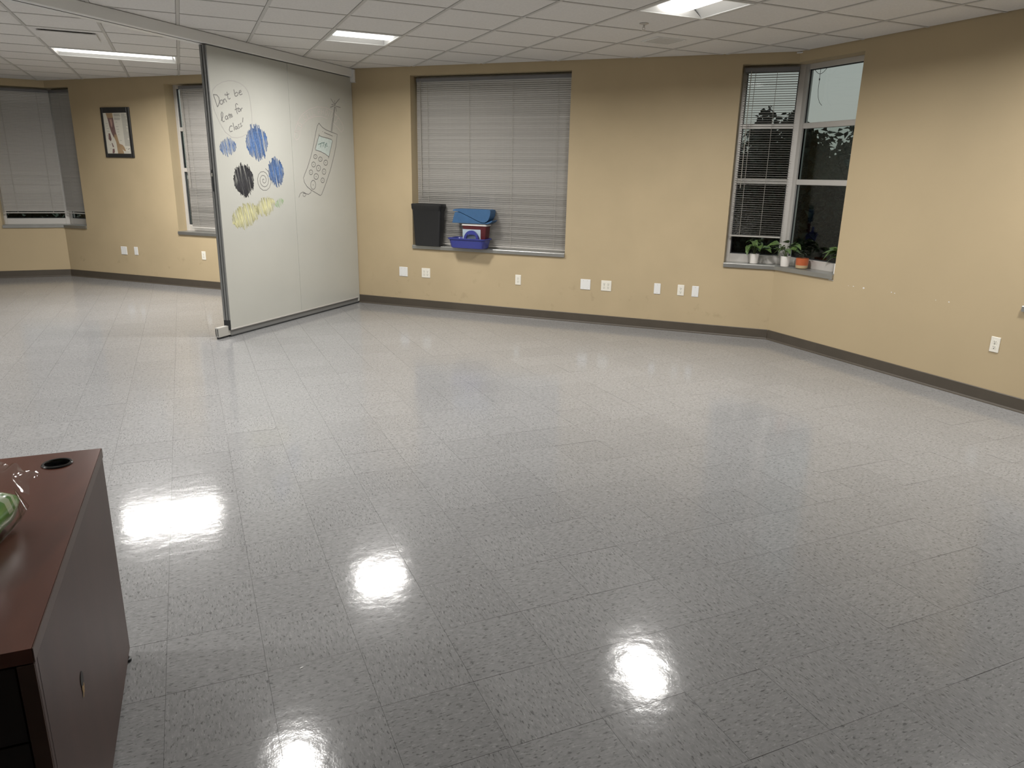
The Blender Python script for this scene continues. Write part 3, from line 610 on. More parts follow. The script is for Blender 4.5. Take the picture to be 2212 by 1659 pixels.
# ------------------------------------------------------------------ ceiling lights and fittings
def troffer(i, j, n, ax, label):
    cx, cy = GX + (i + n / 2) * GS, GY + (j + .5) * GS
    M = T((cx, cy, HC)) @ (Matrix.Rotation(PI / 2, 4, 'Z') if ax == 'y' else Matrix.Identity(4))
    root = tag(empty('ceiling_light', M), label, 'light')
    hl, hw = n * GS / 2 - .013, GS / 2 - .013
    b = MB()
    for s in (-1, 1):
        b.box(-hl, hl, s * hw, s * (hw - .018), -.004, .012, M, bev=.002)
        b.box(s * hl, s * (hl - .018), -hw + .018, hw - .018, -.004, .012, M, bev=.002)
    b.build('frame', M_white, root)
    a, c = hw - .018, .15           # basin edge, lens half width
    for s in (-1, 1):
        vs = []; fs = []; N = 6
        for k in range(N + 1):
            t = k / N; y = s * (a + (c - a) * t); z = .002 + .062 * math.sin(t * PI / 2)
            vs += [(-hl + .018, y, z), (hl - .018, y, z)]
        fs = [(2 * k, 2 * k + 1, 2 * k + 3, 2 * k + 2) for k in range(N)]
        MB().add(vs, fs, M).build('reflector', M_white, root, smooth=True)
    for s in (-1, 1):
        x = s * (hl - .018)
        MB().add([(x, -a, .002), (x, a, .002), (x - s * .03, c, .066), (x - s * .03, -c, .066)], [(0, 1, 2, 3)], M).build('end_plate', M_white, root)
    vs = []; fs = []; N = 12; hx = hl - .050
    for k in range(N + 1):
        t = -1 + 2 * k / N; y = c * t; z = .064 - .058 * math.sqrt(max(0, 1 - t * t))
        vs += [(-hx, y, z), (hx, y, z)]
    fs = [(2 * k, 2 * k + 1, 2 * k + 3, 2 * k + 2) for k in range(N)]
    fs += [tuple(2 * k for k in range(N + 1)), tuple(2 * k + 1 for k in range(N, -1, -1))]
    MB().add(vs, fs, M).build('lens', M_lens, root, smooth='auto')
    MB().box(-hl, hl, -hw, hw, .075, .10, M).build('housing', M_white, root)
    ld = bpy.data.lights.new('lamp', 'AREA'); ld.shape = 'RECTANGLE'; ld.size = 2 * hx - .02; ld.size_y = .24
    ld.energy = LAMP * (1.0 if n == 1 else 1.95); ld.color = (1.0, 0.975, 0.94); ld.spread = math.radians(SPREAD)
    lo = bpy.data.objects.new('lamp', ld); COL.objects.link(lo); lo.parent = root; lo.location = (0, 0, .003)
    return root
LL = ['long glowing ceiling light in the left part of the room beyond the header', 'square ceiling light right of the partition, above the wide window',
      'square ceiling light at the top edge of the picture, left of the corner window', 'square ceiling light just above the picture, mirrored at the bottom of the floor',
      'square ceiling light just above the picture at the upper right', 'long ceiling light left of the picture, nearer of the two beyond the header',
      'square ceiling light left of the camera']
for a, l in zip(LIGHTS, LL): troffer(*a, l)

# perforated supply vent, plaque diffuser, sprinkler
MV = T((GX + 3.44 * GS, GY + .45 * GS, HC)); v = tag(empty('ceiling_vent', MV), 'small slotted vent set in the ceiling right of the corner of the square light', 'vent')
MB().box(-.15, .15, -.13, .13, -.003, .006, MV, bev=.002).build('vent_plate', M_white, v)
for k in range(9): MB().box(-.13, .13, -.11 + k * .0275 - .005, -.11 + k * .0275 + .005, -.0042, -.0028, MV).build('slot', M_tee, v)
MV = T((GX - 4.5 * GS, GY + 4.5 * GS, HC)); v = tag(empty('ceiling_diffuser', MV), 'square flat diffuser panel in the ceiling beside the long light', 'vent')
MB().box(-.295, .295, -.295, .295, -.002, .006, MV, bev=.002).build('flange', M_tile_c, v)
MB().box(-.235, .235, -.235, .235, -.022, -.012, MV, bev=.004).build('plaque', M_tile_c, v)
MB().box(-.20, .20, -.20, .20, -.012, -.001, MV).build('throat', M_seal, v)
MV = T((3.456, 5.355, HC)); v = tag(empty('sprinkler_head', MV), 'small metal fire sprinkler hanging from a ceiling tile', 'sprinkler')
MB().lathe([(.036, .004), (.036, -.002), (.022, -.007), (.010, -.010)], 20, MV).build('escutcheon', M_alum, v, smooth='auto')
MB().tube([(0, 0, -.006), (0, 0, -.028)], .008, 8, MV).build('body', M_alum, v)
b = MB()
for s in (-1, 1): b.tube([(s * .008, 0, -.024), (s * .013, 0, -.036), (s * .004, 0, -.048)], .0022, 5, MV)
b.build('yoke', M_alum, v)
MB().lathe([(.016, -.047), (.017, -.049), (.006, -.050)], 14, MV).build('deflector', M_alum, v)
# white bracket on the wall under the ceiling beside the partition
MV = FB @ T((-4.925, 0, 2.69)); v = tag(empty('wall_bracket', MV), 'narrow white bracket on the wall beside the top of the partition', 'bracket')
MB().box(-.032, .032, -.035, 0, -.072, .066, MV, bev=.004).build('cover', M_white, v)
MB().box(-.038, .038, -.010, 0, -.080, -.070, MV, bev=.002).build('foot_plate', M_alum, v)

# ------------------------------------------------------------------ wall plates
def slots(b, cx, cz, M):
    b.box(cx - .0075, cx - .0050, -.0078, -.0070, cz - .001, cz + .008, M); b.box(cx + .0050, cx + .0080, -.0078, -.0070, cz - .001, cz + .007, M)
    b.box(cx - .0028, cx + .0028, -.0078, -.0070, cz - .011, cz - .0055, M)
def plate(F, x, z, gang, duplex, label):
    M = F @ T((x, 0, z)); hw = .0355 if gang == 1 else .058
    root = tag(empty('outlet' if duplex else 'blank_plate', M), label, 'outlet' if duplex else 'wall plate')
    MB().box(-hw, hw, -.0060, 0, -.058, .058, M, bev=.003).build('plate', M_plate if duplex else M_white, root)
    xs = [0] if gang == 1 else [-.023, .023]
    for cx in xs:
        if duplex:
            for s in (-1, 1):
                cz = s * .0195
                prof = [(.0170 * math.cos(2 * PI * k / 18), max(-.0135, min(.0135, .0170 * math.sin(2 * PI * k / 18)))) for k in range(18)]
                o = MB().prism([(p, q) for p, q in prof], 0, .0072, M @ T((cx, 0, cz)) @ Matrix.Rotation(PI / 2, 4, 'X')).build('receptacle', M_plate, root)
                b = MB(); slots(b, cx, cz, M); b.build('slot', M_slot, o)
            MB().lathe([(.0030, .0058), (.0026, .0068)], 10, M @ T((cx, 0, 0)) @ Matrix.Rotation(PI / 2, 4, 'X')).build('screw', M_screw, root)
        else:
            for s in (-1, 1):
                MB().lathe([(.0030, .0058), (.0026, .0068)], 10, M @ T((cx, 0, s * .042)) @ Matrix.Rotation(PI / 2, 4, 'X')).build('screw', M_screw, root)
plate(FB, -4.303, .431, 2, False, 'wide blank wall plate just right of the partition')
plate(FB, -3.992, .434, 2, True, 'four-socket outlet under the left end of the wide window')
plate(FB, -2.790, .432, 1, True, 'two-socket outlet under the right part of the wide window')
plate(FB, -1.981, .435, 2, False, 'wide blank wall plate right of the wide window')
plate(FB, -1.742, .436, 2, True, 'four-socket outlet right of the wide window')
plate(FB, -1.176, .445, 1, False, 'narrow blank plate standing alone between two outlets on the back wall')
plate(FB, -0.924, .447, 1, True, 'two-socket outlet left of the corner window, beside a narrow blank plate')
plate(FB, -0.772, .444, 1, False, 'narrow blank plate nearest the right corner of the room')
plate(FB, -8.913, .443, 2, False, 'wide blank plate under the framed arm poster')
plate(FB, -8.680, .449, 1, False, 'narrow blank plate under the right side of the framed arm poster')
plate(FB, -7.438, .452, 1, True, 'two-socket outlet left of the partition')
plate(FR, YC - 3.394, .447, 1, True, 'two-socket outlet low on the right wall, nearest the camera')

# ------------------------------------------------------------------ folding partition with drawings
PM = FP @ T((-1.2, 0, 0))
part = tag(empty('folding_partition', FP @ T((-2.33, .035, 0))), 'white whiteboard folding partition with marker drawings, standing out from the back wall', 'partition')
PZ0, PZ1, PTH = .072, 2.664, .072
for a, c in ((-2.318, -1.196), (-1.192, -.045)):
    MB().box(a, c, 0, PTH, PZ0, PZ1, FP, bev=.002).build('whiteboard_panel', M_board, part)
MB().box(-.045, -.008, .004, PTH - .004, .02, PZ1, FP, bev=.003).build('wall_jamb', M_board, part)
ep = MB()
ep.box(-2.331, -2.318, -.002, PTH + .002, .165, PZ1, FP, bev=.002); ep.box(-2.343, -2.331, .014, .030, .165, PZ1, FP, bev=.003); ep.box(-2.343, -2.331, .040, .058, .165, PZ1, FP, bev=.003)
ep.build('end_post', M_post, part)
MB().box(-2.332, -2.317, 0, PTH, .105, .165, FP, bev=.001).build('end_block', M_black, part)
MB().box(-2.340, -2.318, -.001, .012, .070, .165, FP, bev=.002).build('edge_strip', M_black, part)
la = MB().box(-2.347, -2.330, .026, .050, 1.395, 1.590, FP, bev=.004).build('latch', M_black, part)
MB().tube([(-2.349, .038, 1.56), (-2.351, .038, 1.53)], .005, 8, FP).build('latch_key_slot', M_screw, la)
MB().box(-2.318, -.02, .008, .062, .012, PZ0, FP, bev=.002).build('bottom_seal', M_seal, part)
MB().box(-2.318, -.03, .002, .068, .000, .013, FP, bev=.003).build('floor_sweep', M_black, part)
MB().box(-2.322, -.045, -.004, .004, .066, .080, FP, bev=.002).build('bottom_trim', M_alum, part)
ft = MB().box(-2.475, -2.30, .012, .058, .018, .112, FP, bev=.003).build('seal_end', M_foot, part)
b = MB()
for y in (.024, .046): b.box(-2.4775, -2.4748, y - .003, y + .003, .03, .10, FP)
b.build('end_groove', M_slot, ft)
MB().box(-2.466, -2.35, .020, .050, .000, .018, FP).build('seal_foot', M_black, part)

def ink(name, strokes, width, mt, parent, M, y=-.0007):
    b = MB()
    for st in strokes:
        pts = [Vector((p[0], p[1])) for p in st]
        if len(pts) < 2: continue
        L_, R_ = [], []
        for k, p in enumerate(pts):
            d = pts[min(k + 1, len(pts) - 1)] - pts[max(k - 1, 0)]
            if d.length < 1e-6: d = Vector((1, 0))
            nrm = Vector((-d.y, d.x)).normalized() * width / 2
            L_.append(p + nrm); R_.append(p - nrm)
        n = len(pts)
        b.add([(p.x, y, p.y) for p in L_] + [(p.x, y, p.y) for p in R_], [(k, k + 1, n + k + 1, n + k) for k in range(n - 1)], M)
    return b.build(name, mt, parent)
def fill(name, poly, mt, parent, M, y):
    return MB().add([(p[0], y, p[1]) for p in poly], [tuple(range(len(poly)))], M).build(name, mt, parent)
neg = lambda S: [[(-p[0], p[1]) for p in st] for st in S]
M_ink = mat('grey_marker_ink', (0.16, 0.155, 0.15), 0.6)
M_ink2 = mat('faded_marker_ink', (0.36, 0.345, 0.33), 0.6)
M_inkf = mat('faint_pink_ink', (0.53, 0.475, 0.45), 0.5)
M_inkg = mat('dark_teal_ink', (0.12, 0.19, 0.17), 0.6)
M_blue = mat('blue_marker', (0.085, 0.165, 0.36), 0.6, noise=.25, nscale=60)
M_blk = mat('black_marker', (0.045, 0.045, 0.05), 0.6, noise=.3, nscale=60)
M_yel = mat('yellow_marker', (0.60, 0.58, 0.33), 0.6, noise=.08, nscale=20)
M_grn = mat('green_marker', (0.30, 0.45, 0.22), 0.6)
M_scr = mat('teal_tint', (0.47, 0.54, 0.51), 0.5, noise=.08, nscale=50)
ink('speech_bubble', neg(BUBBLE[:1]), .006, M_ink2, part, FP)
tag(ink('lettering', neg(BUBBLE[1:]), .008, M_ink, part, FP, -.0009), 'handwritten words DON\'T BE LATE FOR CLASS')
ink('banner_lettering', neg(BANNER), .006, M_inkf, part, FP, -.0006)
fill('phone_screen', neg([SCREEN])[0], M_scr, part, FP, -.0005)
tag(ink('phone_drawing', neg(PHONE), .007, M_ink, part, FP, -.0009), 'marker drawing of an old mobile phone with aerial')
ink('screen_lettering', neg(TTYL), .007, M_inkg, part, FP, -.0011)
# loose colour scribbles on the left panel (a plain stand-in, no figure)
def scribble(cx, cz, rx, rz, ang, n, jit=.3):
    pts = []
    for k in range(n):
        t = -1 + 2 * k / (n - 1); h = math.sqrt(max(0.04, 1 - t * t)) * random.uniform(1 - jit, 1)
        u, w = rx * t, rz * h * (1 if k % 2 else -1)
        pts.append((cx + u * math.cos(ang) - w * math.sin(ang), cz + u * math.sin(ang) + w * math.cos(ang)))
    return pts
def swirl(cx, cz, rx, rz, turns, n=40):
    return [(cx + rx * (k / n) * math.cos(2 * PI * turns * k / n), cz + rz * (k / n) * math.sin(2 * PI * turns * k / n)) for k in range(n + 1)]
ink('yellow_scribble', [scribble(-1.98, 1.16, .20, .13, .25, 56), scribble(-1.68, 1.24, .15, .10, .25, 40)], .016, M_yel, part, FP, -.0006)
ink('green_scribble', [scribble(-1.46, 1.27, .07, .05, .4, 18)], .012, M_grn, part, FP, -.0007)
ink('blue_scribble', [scribble(-2.15, 1.80, .11, .09, .2, 34), scribble(-1.74, 1.86, .16, .19, .2, 54), scribble(-1.48, 1.58, .12, .16, .2, 44)], .011, M_blue, part, FP, -.0008)
ink('black_scribble', [scribble(-1.97, 1.50, .14, .18, .2, 60)], .010, M_blk, part, FP, -.0010)
ink('grey_swirls', [swirl(-1.68, 1.50, .12, .12, 3.2)], .006, M_ink, part, FP, -.0009)

# ------------------------------------------------------------------ framed poster
M_frame = mat('black_picture_frame', (0.030, 0.030, 0.030), 0.32)
M_paper = mat('poster_paper', (0.66, 0.63, 0.54), 0.6)
M_skin = mat('printed_skin', (0.37, 0.255, 0.145), 0.6, noise=.15, nscale=9)
M_musc = mat('printed_muscle', (0.19, 0.115, 0.105), 0.6, noise=.22, nscale=30, stretch=(6, 1, 1))
M_musc2 = mat('printed_tendon', (0.42, 0.27, 0.22), 0.6)
M_print = mat('printed_text_grey', (0.30, 0.29, 0.26), 0.6)
px0, px1, pz0, pz1 = -9.018, -8.491, 1.733, 2.391
PW = FB @ T(((px0 + px1) / 2, 0, pz0))
pic = tag(empty('framed_poster', PW), 'black-framed anatomy poster of a forearm and hand on the far wall', 'picture')
ix0, ix1, iz0, iz1 = -8.978, -8.537, 1.786, 2.320
fb = MB()
fb.box(px0, ix0, -.020, 0, pz0, pz1, FB, bev=.003); fb.box(ix1, px1, -.020, 0, pz0, pz1, FB, bev=.003)
fb.box(ix0, ix1, -.020, 0, pz0, iz0, FB, bev=.003); fb.box(ix0, ix1, -.020, 0, iz1, pz1, FB, bev=.003)
fb.build('frame', M_frame, pic)
MB().box(ix0, ix1, -.0125, -.002, iz0, iz1, FB).build('poster_sheet', M_paper, pic)
fill('arm_print', neg([ARM])[0], M_skin, pic, FB, -.0131)
fill('muscle_print', neg([MUSCLE])[0], M_musc, pic, FB, -.0135)
fill('tendon_print', neg([MUSCLE2])[0], M_musc2, pic, FB, -.0139)
for q in SMALLS: fill('detail_print', neg([q])[0], M_musc, pic, FB, -.0131)
ink('text_print', neg(LINES), .0042, M_print, pic, FB, -.0130)
fill('mark_print', neg([SIG])[0], M_black, pic, FB, -.0132)

# ------------------------------------------------------------------ things on the wide window's sill
SZ = ZS + .0325
M_bin = mat('black_bin_plastic', (0.016, 0.016, 0.017), 0.42)
M_liner = mat('black_bin_liner', (0.012, 0.012, 0.013), 0.28, bump=.6, bscale=40)
def rrect(hx, hy, r, n=5):
    pts = []
    for cx, cy, a0 in ((hx - r, hy - r, 0), (-hx + r, hy - r, PI / 2), (-hx + r, -hy + r, PI), (hx - r, -hy + r, 3 * PI / 2)):
        for k in range(n + 1):
            a = a0 + PI / 2 * k / n; pts.append((cx + r * math.cos(a), cy + r * math.sin(a)))
    return pts
def loft(b, rings, M, capb=True, capt=True):
    n = len(rings[0][0]); vs = []; fs = []
    for pts, z in rings: vs += [(p[0], p[1], z) for p in pts]
    for i in range(len(rings) - 1):
        for k in range(n): fs.append((i * n + k, i * n + (k + 1) % n, (i + 1) * n + (k + 1) % n, (i + 1) * n + k))
    if capb: fs.append(tuple(range(n))[::-1])
    if capt: fs.append(tuple((len(rings) - 1) * n + k for k in range(n)))
    return b.add(vs, fs, M)
BM = FB @ T((-3.945, -.004, SZ)) @ Matrix.Rotation(-.02, 4, 'Z')
bn = tag(empty('waste_bin', BM), 'tall black waste bin with a liner at the left end of the window sill', 'bin')
b = MB()
loft(b, [(rrect(.165, .055, .02), 0), (rrect(.190, .066, .022), .455), (rrect(.196, .070, .022), .46), (rrect(.196, .070, .022), .475), (rrect(.186, .062, .02), .475), (rrect(.160, .050, .018), .02)], BM, True, True)
b.build('bin_body', M_bin, bn, smooth='auto')
b = MB(); rings = []
for k, (gx, gy, z) in enumerate(((.1885, .0655, .41), (.1960, .0700, .43), (.1990, .0735, .455), (.2000, .0745, .478), (.196, .070, .486), (.180, .055, .470), (.172, .05, .40))):
    pts = rrect(gx, gy, .022, 8)
    rings.append(([(p[0] + .003 * math.sin(q * 2.1 + k), p[1] + .003 * math.cos(q * 1.7 + k * .6)) for q, p in enumerate(pts)], z))
loft(b, rings, BM, False, False); b.build('bin_liner', M_liner, bn, smooth='auto')

M_cad = mat('blue_caddy_plastic', (0.038, 0.048, 0.235), 0.30)
CM = FB @ T((-3.385, -.052, SZ)) @ Matrix.Rotation(-.03, 4, 'Z')
cd = tag(empty('cleaning_caddy', CM), 'royal blue plastic carry caddy overhanging the window sill', 'caddy')
b = MB()
def cad(hx, hy): return rrect(hx, hy, min(hx, hy) * .42, 6)
loft(b, [(cad(.190, .084), 0), (cad(.206, .096), .008), (cad(.228, .110), .100), (cad(.243, .121), .104), (cad(.245, .123), .116), (cad(.233, .112), .118), (cad(.222, .104), .110), (cad(.200, .088), .012)], CM)
b.build('tray', M_cad, cd, smooth='auto')
b = MB(); N = 16; outer = []; inner = []
for k in range(N + 1):
    a = PI * k / N; outer.append((.094 * math.cos(a), .10 + .108 * math.sin(a)))
inner = [(.064, .10), (.064, .150), (.052, .166), (-.052, .166), (-.064, .150), (-.064, .10)]
y0, y1 = -.062, -.036
HX = .045
io = []
for k in range(N + 1):          # inner outline resampled to match the arch
    a = PI * k / N; x = .066 * math.cos(a) * 1.0; z = .100 + min(.062, .085 * math.sin(a)); io.append((x, z))
vs = []
for y in (y0, y1):
    vs += [(HX + p[0], y, p[1]) for p in outer] + [(HX + p[0], y, p[1]) for p in io]
n = N + 1; fs = []
for k in range(N):
    fs += [(k, k + 1, n + k + 1, n + k), (2 * n + k + 1, 2 * n + k, 3 * n + k, 3 * n + k + 1), (k + 1, k, 2 * n + k, 2 * n + k + 1), (n + k, n + k + 1, 3 * n + k + 1, 3 * n + k)]
fs += [(0, n, 3 * n, 2 * n), (n - 1, 3 * n - 1, 4 * n - 1, 2 * n - 1)]
b.add(vs, fs, CM); b.box(HX - .094, HX + .094, y0, y1, .02, .102, CM)
b.build('handle', M_cad, cd, smooth='auto')

M_red = mat('deep_red_plastic', (0.085, 0.014, 0.018), 0.30)
M_lid = mat('white_plastic_lid', (0.62, 0.60, 0.57), 0.4)
M_lab = mat('pale_blue_label', (0.40, 0.49, 0.55), 0.5, noise=.12, nscale=60, stretch=(1, 1, 12))
RM = FB @ T((-3.325, .000, SZ + .0125))
rd = tag(empty('sharps_container', RM), 'dark red plastic container with white lid standing in the blue caddy', 'container')
b = MB(); loft(b, [(rrect(.128, .056, .012), 0), (rrect(.150, .066, .014), .238), (rrect(.154, .069, .014), .240), (rrect(.154, .069, .014), .252)], RM)
b.build('container_body', M_red, rd, smooth='auto')
b = MB(); loft(b, [(rrect(.158, .072, .014), .246), (rrect(.158, .072, .014), .262), (rrect(.145, .062, .014), .268), (rrect(.142, .060, .014), .274)], RM)
b.build('lid', M_lid, rd, smooth='auto')
b = MB()
for z0, z1 in ((.03, .205),):
    y = lambda z: -(.056 + .010 * z / .238) - .0012
    b.add([(-.146, y(z0), z0), (.082, y(z0), z0), (.082, y(z1), z1), (-.146, y(z1), z1), (-.146, y(z0) + .001, z0), (.082, y(z0) + .001, z0), (.082, y(z1) + .001, z1), (-.146, y(z1) + .001, z1)],
          [(0, 1, 2, 3), (7, 6, 5, 4), (0, 4, 5, 1), (1, 5, 6, 2), (2, 6, 7, 3), (3, 7, 4, 0)], RM)
b.build('label', M_lab, rd)

M_fold = mat('blue_foam_plastic', (0.033, 0.100, 0.215), 0.5, noise=.06, nscale=20)
FM = FB @ T((-3.345, -.006, SZ + .2867))
fo_ = tag(empty('blue_cushion', FM), 'folded blue foam wedge lying on top of the red container', 'cushion')
def extr(profile, y0, y1, M, b=None):
    b = b or MB(); n = len(profile)
    ar = sum(profile[i][0] * profile[(i + 1) % n][1] - profile[(i + 1) % n][0] * profile[i][1] for i in range(n))
    if ar < 0: profile = profile[::-1]
    vs = [(x, y0, z) for x, z in profile] + [(x, y1, z) for x, z in profile]
    return b.add(vs, [tuple(range(n)), tuple(range(n, 2 * n))[::-1]] + [((i + 1) % n, i, n + i, n + (i + 1) % n) for i in range(n)], M)
up = [(-.245, .135), (-.235, .150), (-.20, .158), (.19, .160), (.225, .155), (.232, .14), (.222, .085), (.205, .045), (.18, .022), (.15, .013), (.11, .017), (.04, .045), (-.06, .088), (-.15, .124), (-.19, .130)]
extr(up, -.078, .078, FM).build('upper_wedge', M_fold, fo_, smooth='auto')
lo = [(-.250, .000), (.20, .000), (.228, .012), (.255, .032), (.250, .040), (.215, .026), (.18, .012), (.15, .006), (.11, .010), (.04, .038), (-.06, .081), (-.15, .117), (-.19, .123), (-.215, .121), (-.232, .07)]
extr(lo, -.078, .078, FM).build('lower_wedge', M_fold, fo_, smooth='auto')
# ------------------------------------------------------------------ desk in the near left corner
def wood(name, a, b, rough, scale=(3, 40, 40), spec=.45):
    mt, nt, bs = new_mat(name); L = nt.links.new
    tc = nt.nodes.new('ShaderNodeTexCoord'); mp = nt.nodes.new('ShaderNodeMapping'); mp.inputs['Scale'].default_value = scale
    L(tc.outputs['Object'], mp.inputs['Vector'])
    n = nt.nodes.new('ShaderNodeTexNoise'); n.inputs['Scale'].default_value = 1.4; n.inputs['Detail'].default_value = 6; n.inputs['Distortion'].default_value = .6
    L(mp.outputs[0], n.inputs['Vector'])
    r = nt.nodes.new('ShaderNodeValToRGB'); r.color_ramp.elements[0].position = .32; r.color_ramp.elements[1].position = .70
    r.color_ramp.elements[0].color = (*a, 1); r.color_ramp.elements[1].color = (*b, 1)
    L(n.outputs['Fac'], r.inputs['Fac']); L(r.outputs[0], bs.inputs['Base Color'])
    bs.inputs['Roughness'].default_value = rough; bs.inputs['Specular IOR Level'].default_value = spec
    return mt
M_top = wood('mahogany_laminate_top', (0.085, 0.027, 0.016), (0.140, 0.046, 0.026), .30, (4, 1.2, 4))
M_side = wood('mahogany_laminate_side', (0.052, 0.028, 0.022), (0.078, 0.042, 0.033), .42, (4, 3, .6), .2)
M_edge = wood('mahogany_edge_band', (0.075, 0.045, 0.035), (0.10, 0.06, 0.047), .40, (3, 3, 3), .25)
M_dark = mat('shade_painted_wood', (0.010, 0.004, 0.003), 0.5, noise=.2, nscale=6)  # desk wood with the front's shade put into its colour; also the seam
M_torn = mat('torn_chipboard', (0.34, 0.23, 0.11), 0.9, noise=.3, nscale=200)
DM = T((-.308, 2.462, 0)) @ Matrix.Rotation(math.radians(-1.1), 4, 'Z')
# desk frame: origin at the far right corner on the floor, x to the right, y away from the camera
DX, DY, DZ = 1.75, 1.075, .740
desk = tag(empty('desk', DM), 'mahogany laminate desk in the near left corner with a cable grommet', 'desk')
gx, gy = -.105, -.100
b = MB()
# top board with a round cable hole
N = 32; hole = [(gx + .032 * math.cos(2 * PI * k / N), gy + .032 * math.sin(2 * PI * k / N)) for k in range(N)]
sq = [(gx + .06 * max(-1, min(1, 1.42 * math.cos(2 * PI * k / N))), gy + .06 * max(-1, min(1, 1.42 * math.sin(2 * PI * k / N)))) for k in range(N)]
z0, z1 = DZ - .030, DZ
vs = [(*p, z1) for p in hole] + [(*p, z1) for p in sq] + [(*p, z0) for p in hole]
fs = [(k, N + k, N + (k + 1) % N, (k + 1) % N) for k in range(N)] + [(k, (k + 1) % N, 2 * N + (k + 1) % N, 2 * N + k) for k in range(N)]
b.add(vs, fs, DM)
xs = [-DX, gx - .06, gx + .06, -.0015]; ys = [-DY, gy - .06, gy + .06, 0]
for p in range(3):
    for q in range(3):
        if p == 1 and q == 1: continue
        b.add([(xs[p], ys[q], z1), (xs[p + 1], ys[q], z1), (xs[p + 1], ys[q + 1], z1), (xs[p], ys[q + 1], z1)], [(0, 1, 2, 3)], DM)
b.add([(-DX, -DY, z0), (-.0015, -DY, z0), (-.0015, 0, z0), (-DX, 0, z0), (-DX, -DY, z1), (-.0015, -DY, z1), (-.0015, 0, z1), (-DX, 0, z1)], [(3, 2, 1, 0), (0, 1, 5, 4), (1, 2, 6, 5), (2, 3, 7, 6), (3, 0, 4, 7)], DM)
b.build('desktop', M_top, desk)
MB().box(-.0015, .0010, -DY, 0, z0, z1 - .0006, DM, bev=.0008).build('edge_band', M_edge, desk)
MB().lathe([(.040, DZ), (.041, DZ + .002), (.038, DZ + .0045), (.033, DZ + .0040), (.031, DZ - .001), (.031, DZ - .028)], 32, DM @ T((gx, gy, 0)), caps=False).build('grommet', mat('black_grommet', (0.012, 0.012, 0.012), .18), desk, smooth='auto')
MB().lathe([(.0305, DZ - .012), (.0005, DZ - .012)], 24, DM @ T((gx, gy, 0)), caps=False).build('grommet_cap', M_black, desk)
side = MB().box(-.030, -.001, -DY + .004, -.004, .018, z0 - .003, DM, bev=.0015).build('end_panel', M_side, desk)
MB().box(-.0295, -.0012, -DY - .001, -DY + .004, .018, z0 - .003, DM, bev=.001).build('panel_edge_band', M_edge, desk)
MB().box(-.0295, -.0012, -DY + .022, -DY + .0235, .02, z0 - .004, DM @ T((.0006, 0, 0))).build('panel_seam', M_dark, desk)
# drilled hole with torn laminate
hp = [(-.745 + .017 * math.cos(2 * PI * k / 14), .432 + .020 * math.sin(2 * PI * k / 14)) for k in range(14)]
MB().add([(-.0004, *p) for p in hp] + [(-.0075, p[0], p[1]) for p in hp] , [tuple(range(14, 28))] + [(k, (k + 1) % 14, 14 + (k + 1) % 14, 14 + k) for k in range(14)], DM).build('drilled_hole', M_slot, desk)
MB().add([(.0006, *p) for p in hp], [tuple(range(14))], DM).build('hole_mouth', M_slot, desk)
tp = [(-.762, .418), (-.757, .405), (-.764, .396), (-.752, .392), (-.749, .400), (-.742, .394), (-.738, .404), (-.733, .412), (-.737, .420), (-.745, .415), (-.753, .421)]
MB().add([(.0008, *p) for p in tp] + [(.0016, -.748, .408)], [(11, k, (k + 1) % 11) for k in range(11)], DM).build('torn_veneer', M_torn, desk)
for y in (-.05, -DY + .07): MB().lathe([(.012, .0), (.012, .009), (.006, .011), (.005, .020)], 14, DM @ T((-.006 if y > -.5 else -.015, y, 0))).build('levelling_foot', M_black, desk)
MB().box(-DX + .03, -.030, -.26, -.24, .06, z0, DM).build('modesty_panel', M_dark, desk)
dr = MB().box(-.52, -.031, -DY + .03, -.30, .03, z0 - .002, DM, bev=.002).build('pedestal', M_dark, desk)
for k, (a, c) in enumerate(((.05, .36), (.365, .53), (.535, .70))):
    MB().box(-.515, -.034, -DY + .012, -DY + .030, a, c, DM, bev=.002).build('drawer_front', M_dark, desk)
MB().box(-DX, -DX + .030, -DY + .004, -.004, .018, z0 - .003, DM).build('end_panel', M_side, desk)

# ------------------------------------------------------------------ green package in clear film on the desk
M_green = mat('green_printed_film', (0.085, 0.25, 0.035), 0.22, noise=.25, nscale=14, coat=.5)
M_lgreen = mat('pale_green_print', (0.42, 0.52, 0.33), 0.25, coat=.5)
GM = T((-.612, 1.865, DZ + .001)) @ Matrix.Rotation(math.radians(-11), 4, 'Z')
bag = tag(empty('snack_pack', GM), 'green package in clear wrinkled film lying on the desk', 'package')
b = MB(); NU, NV = 26, 16; vs = []; fs = []; mi = []
for i in range(NU + 1):                      # along the pack (towards the far end)
    t = -1 + 2 * i / NU
    prof = max(.10, (1 - abs(t) ** 5)) ** .5
    for k in range(NV):
        a = 2 * PI * k / NV
        cx, cz = math.cos(a), math.sin(a)
        x = .155 * math.copysign(abs(cx) ** .55, cx) * (.93 + .07 * prof)
        z = .052 + .051 * prof * math.copysign(abs(cz) ** .6, cz) + .002 * math.sin(9 * t + 3 * a)
        vs.append((x, .155 * t, max(z, .0)))
for i in range(NU):
    for k in range(NV):
        fs.append((i * NV + (k + 1) % NV, i * NV + k, (i + 1) * NV + k, (i + 1) * NV + (k + 1) % NV))
        mi.append(1 if i in (19, 20, 22) and k < 9 or (i < 12 and i > 8 and k in (3, 4)) else 0)
fs += [tuple(range(NV)), tuple(NU * NV + k for k in range(NV))[::-1]]; mi += [0, 0]
b.add(vs, fs, GM); b.mi = mi
b.build('pack', [M_green, M_lgreen], bag, smooth=True)
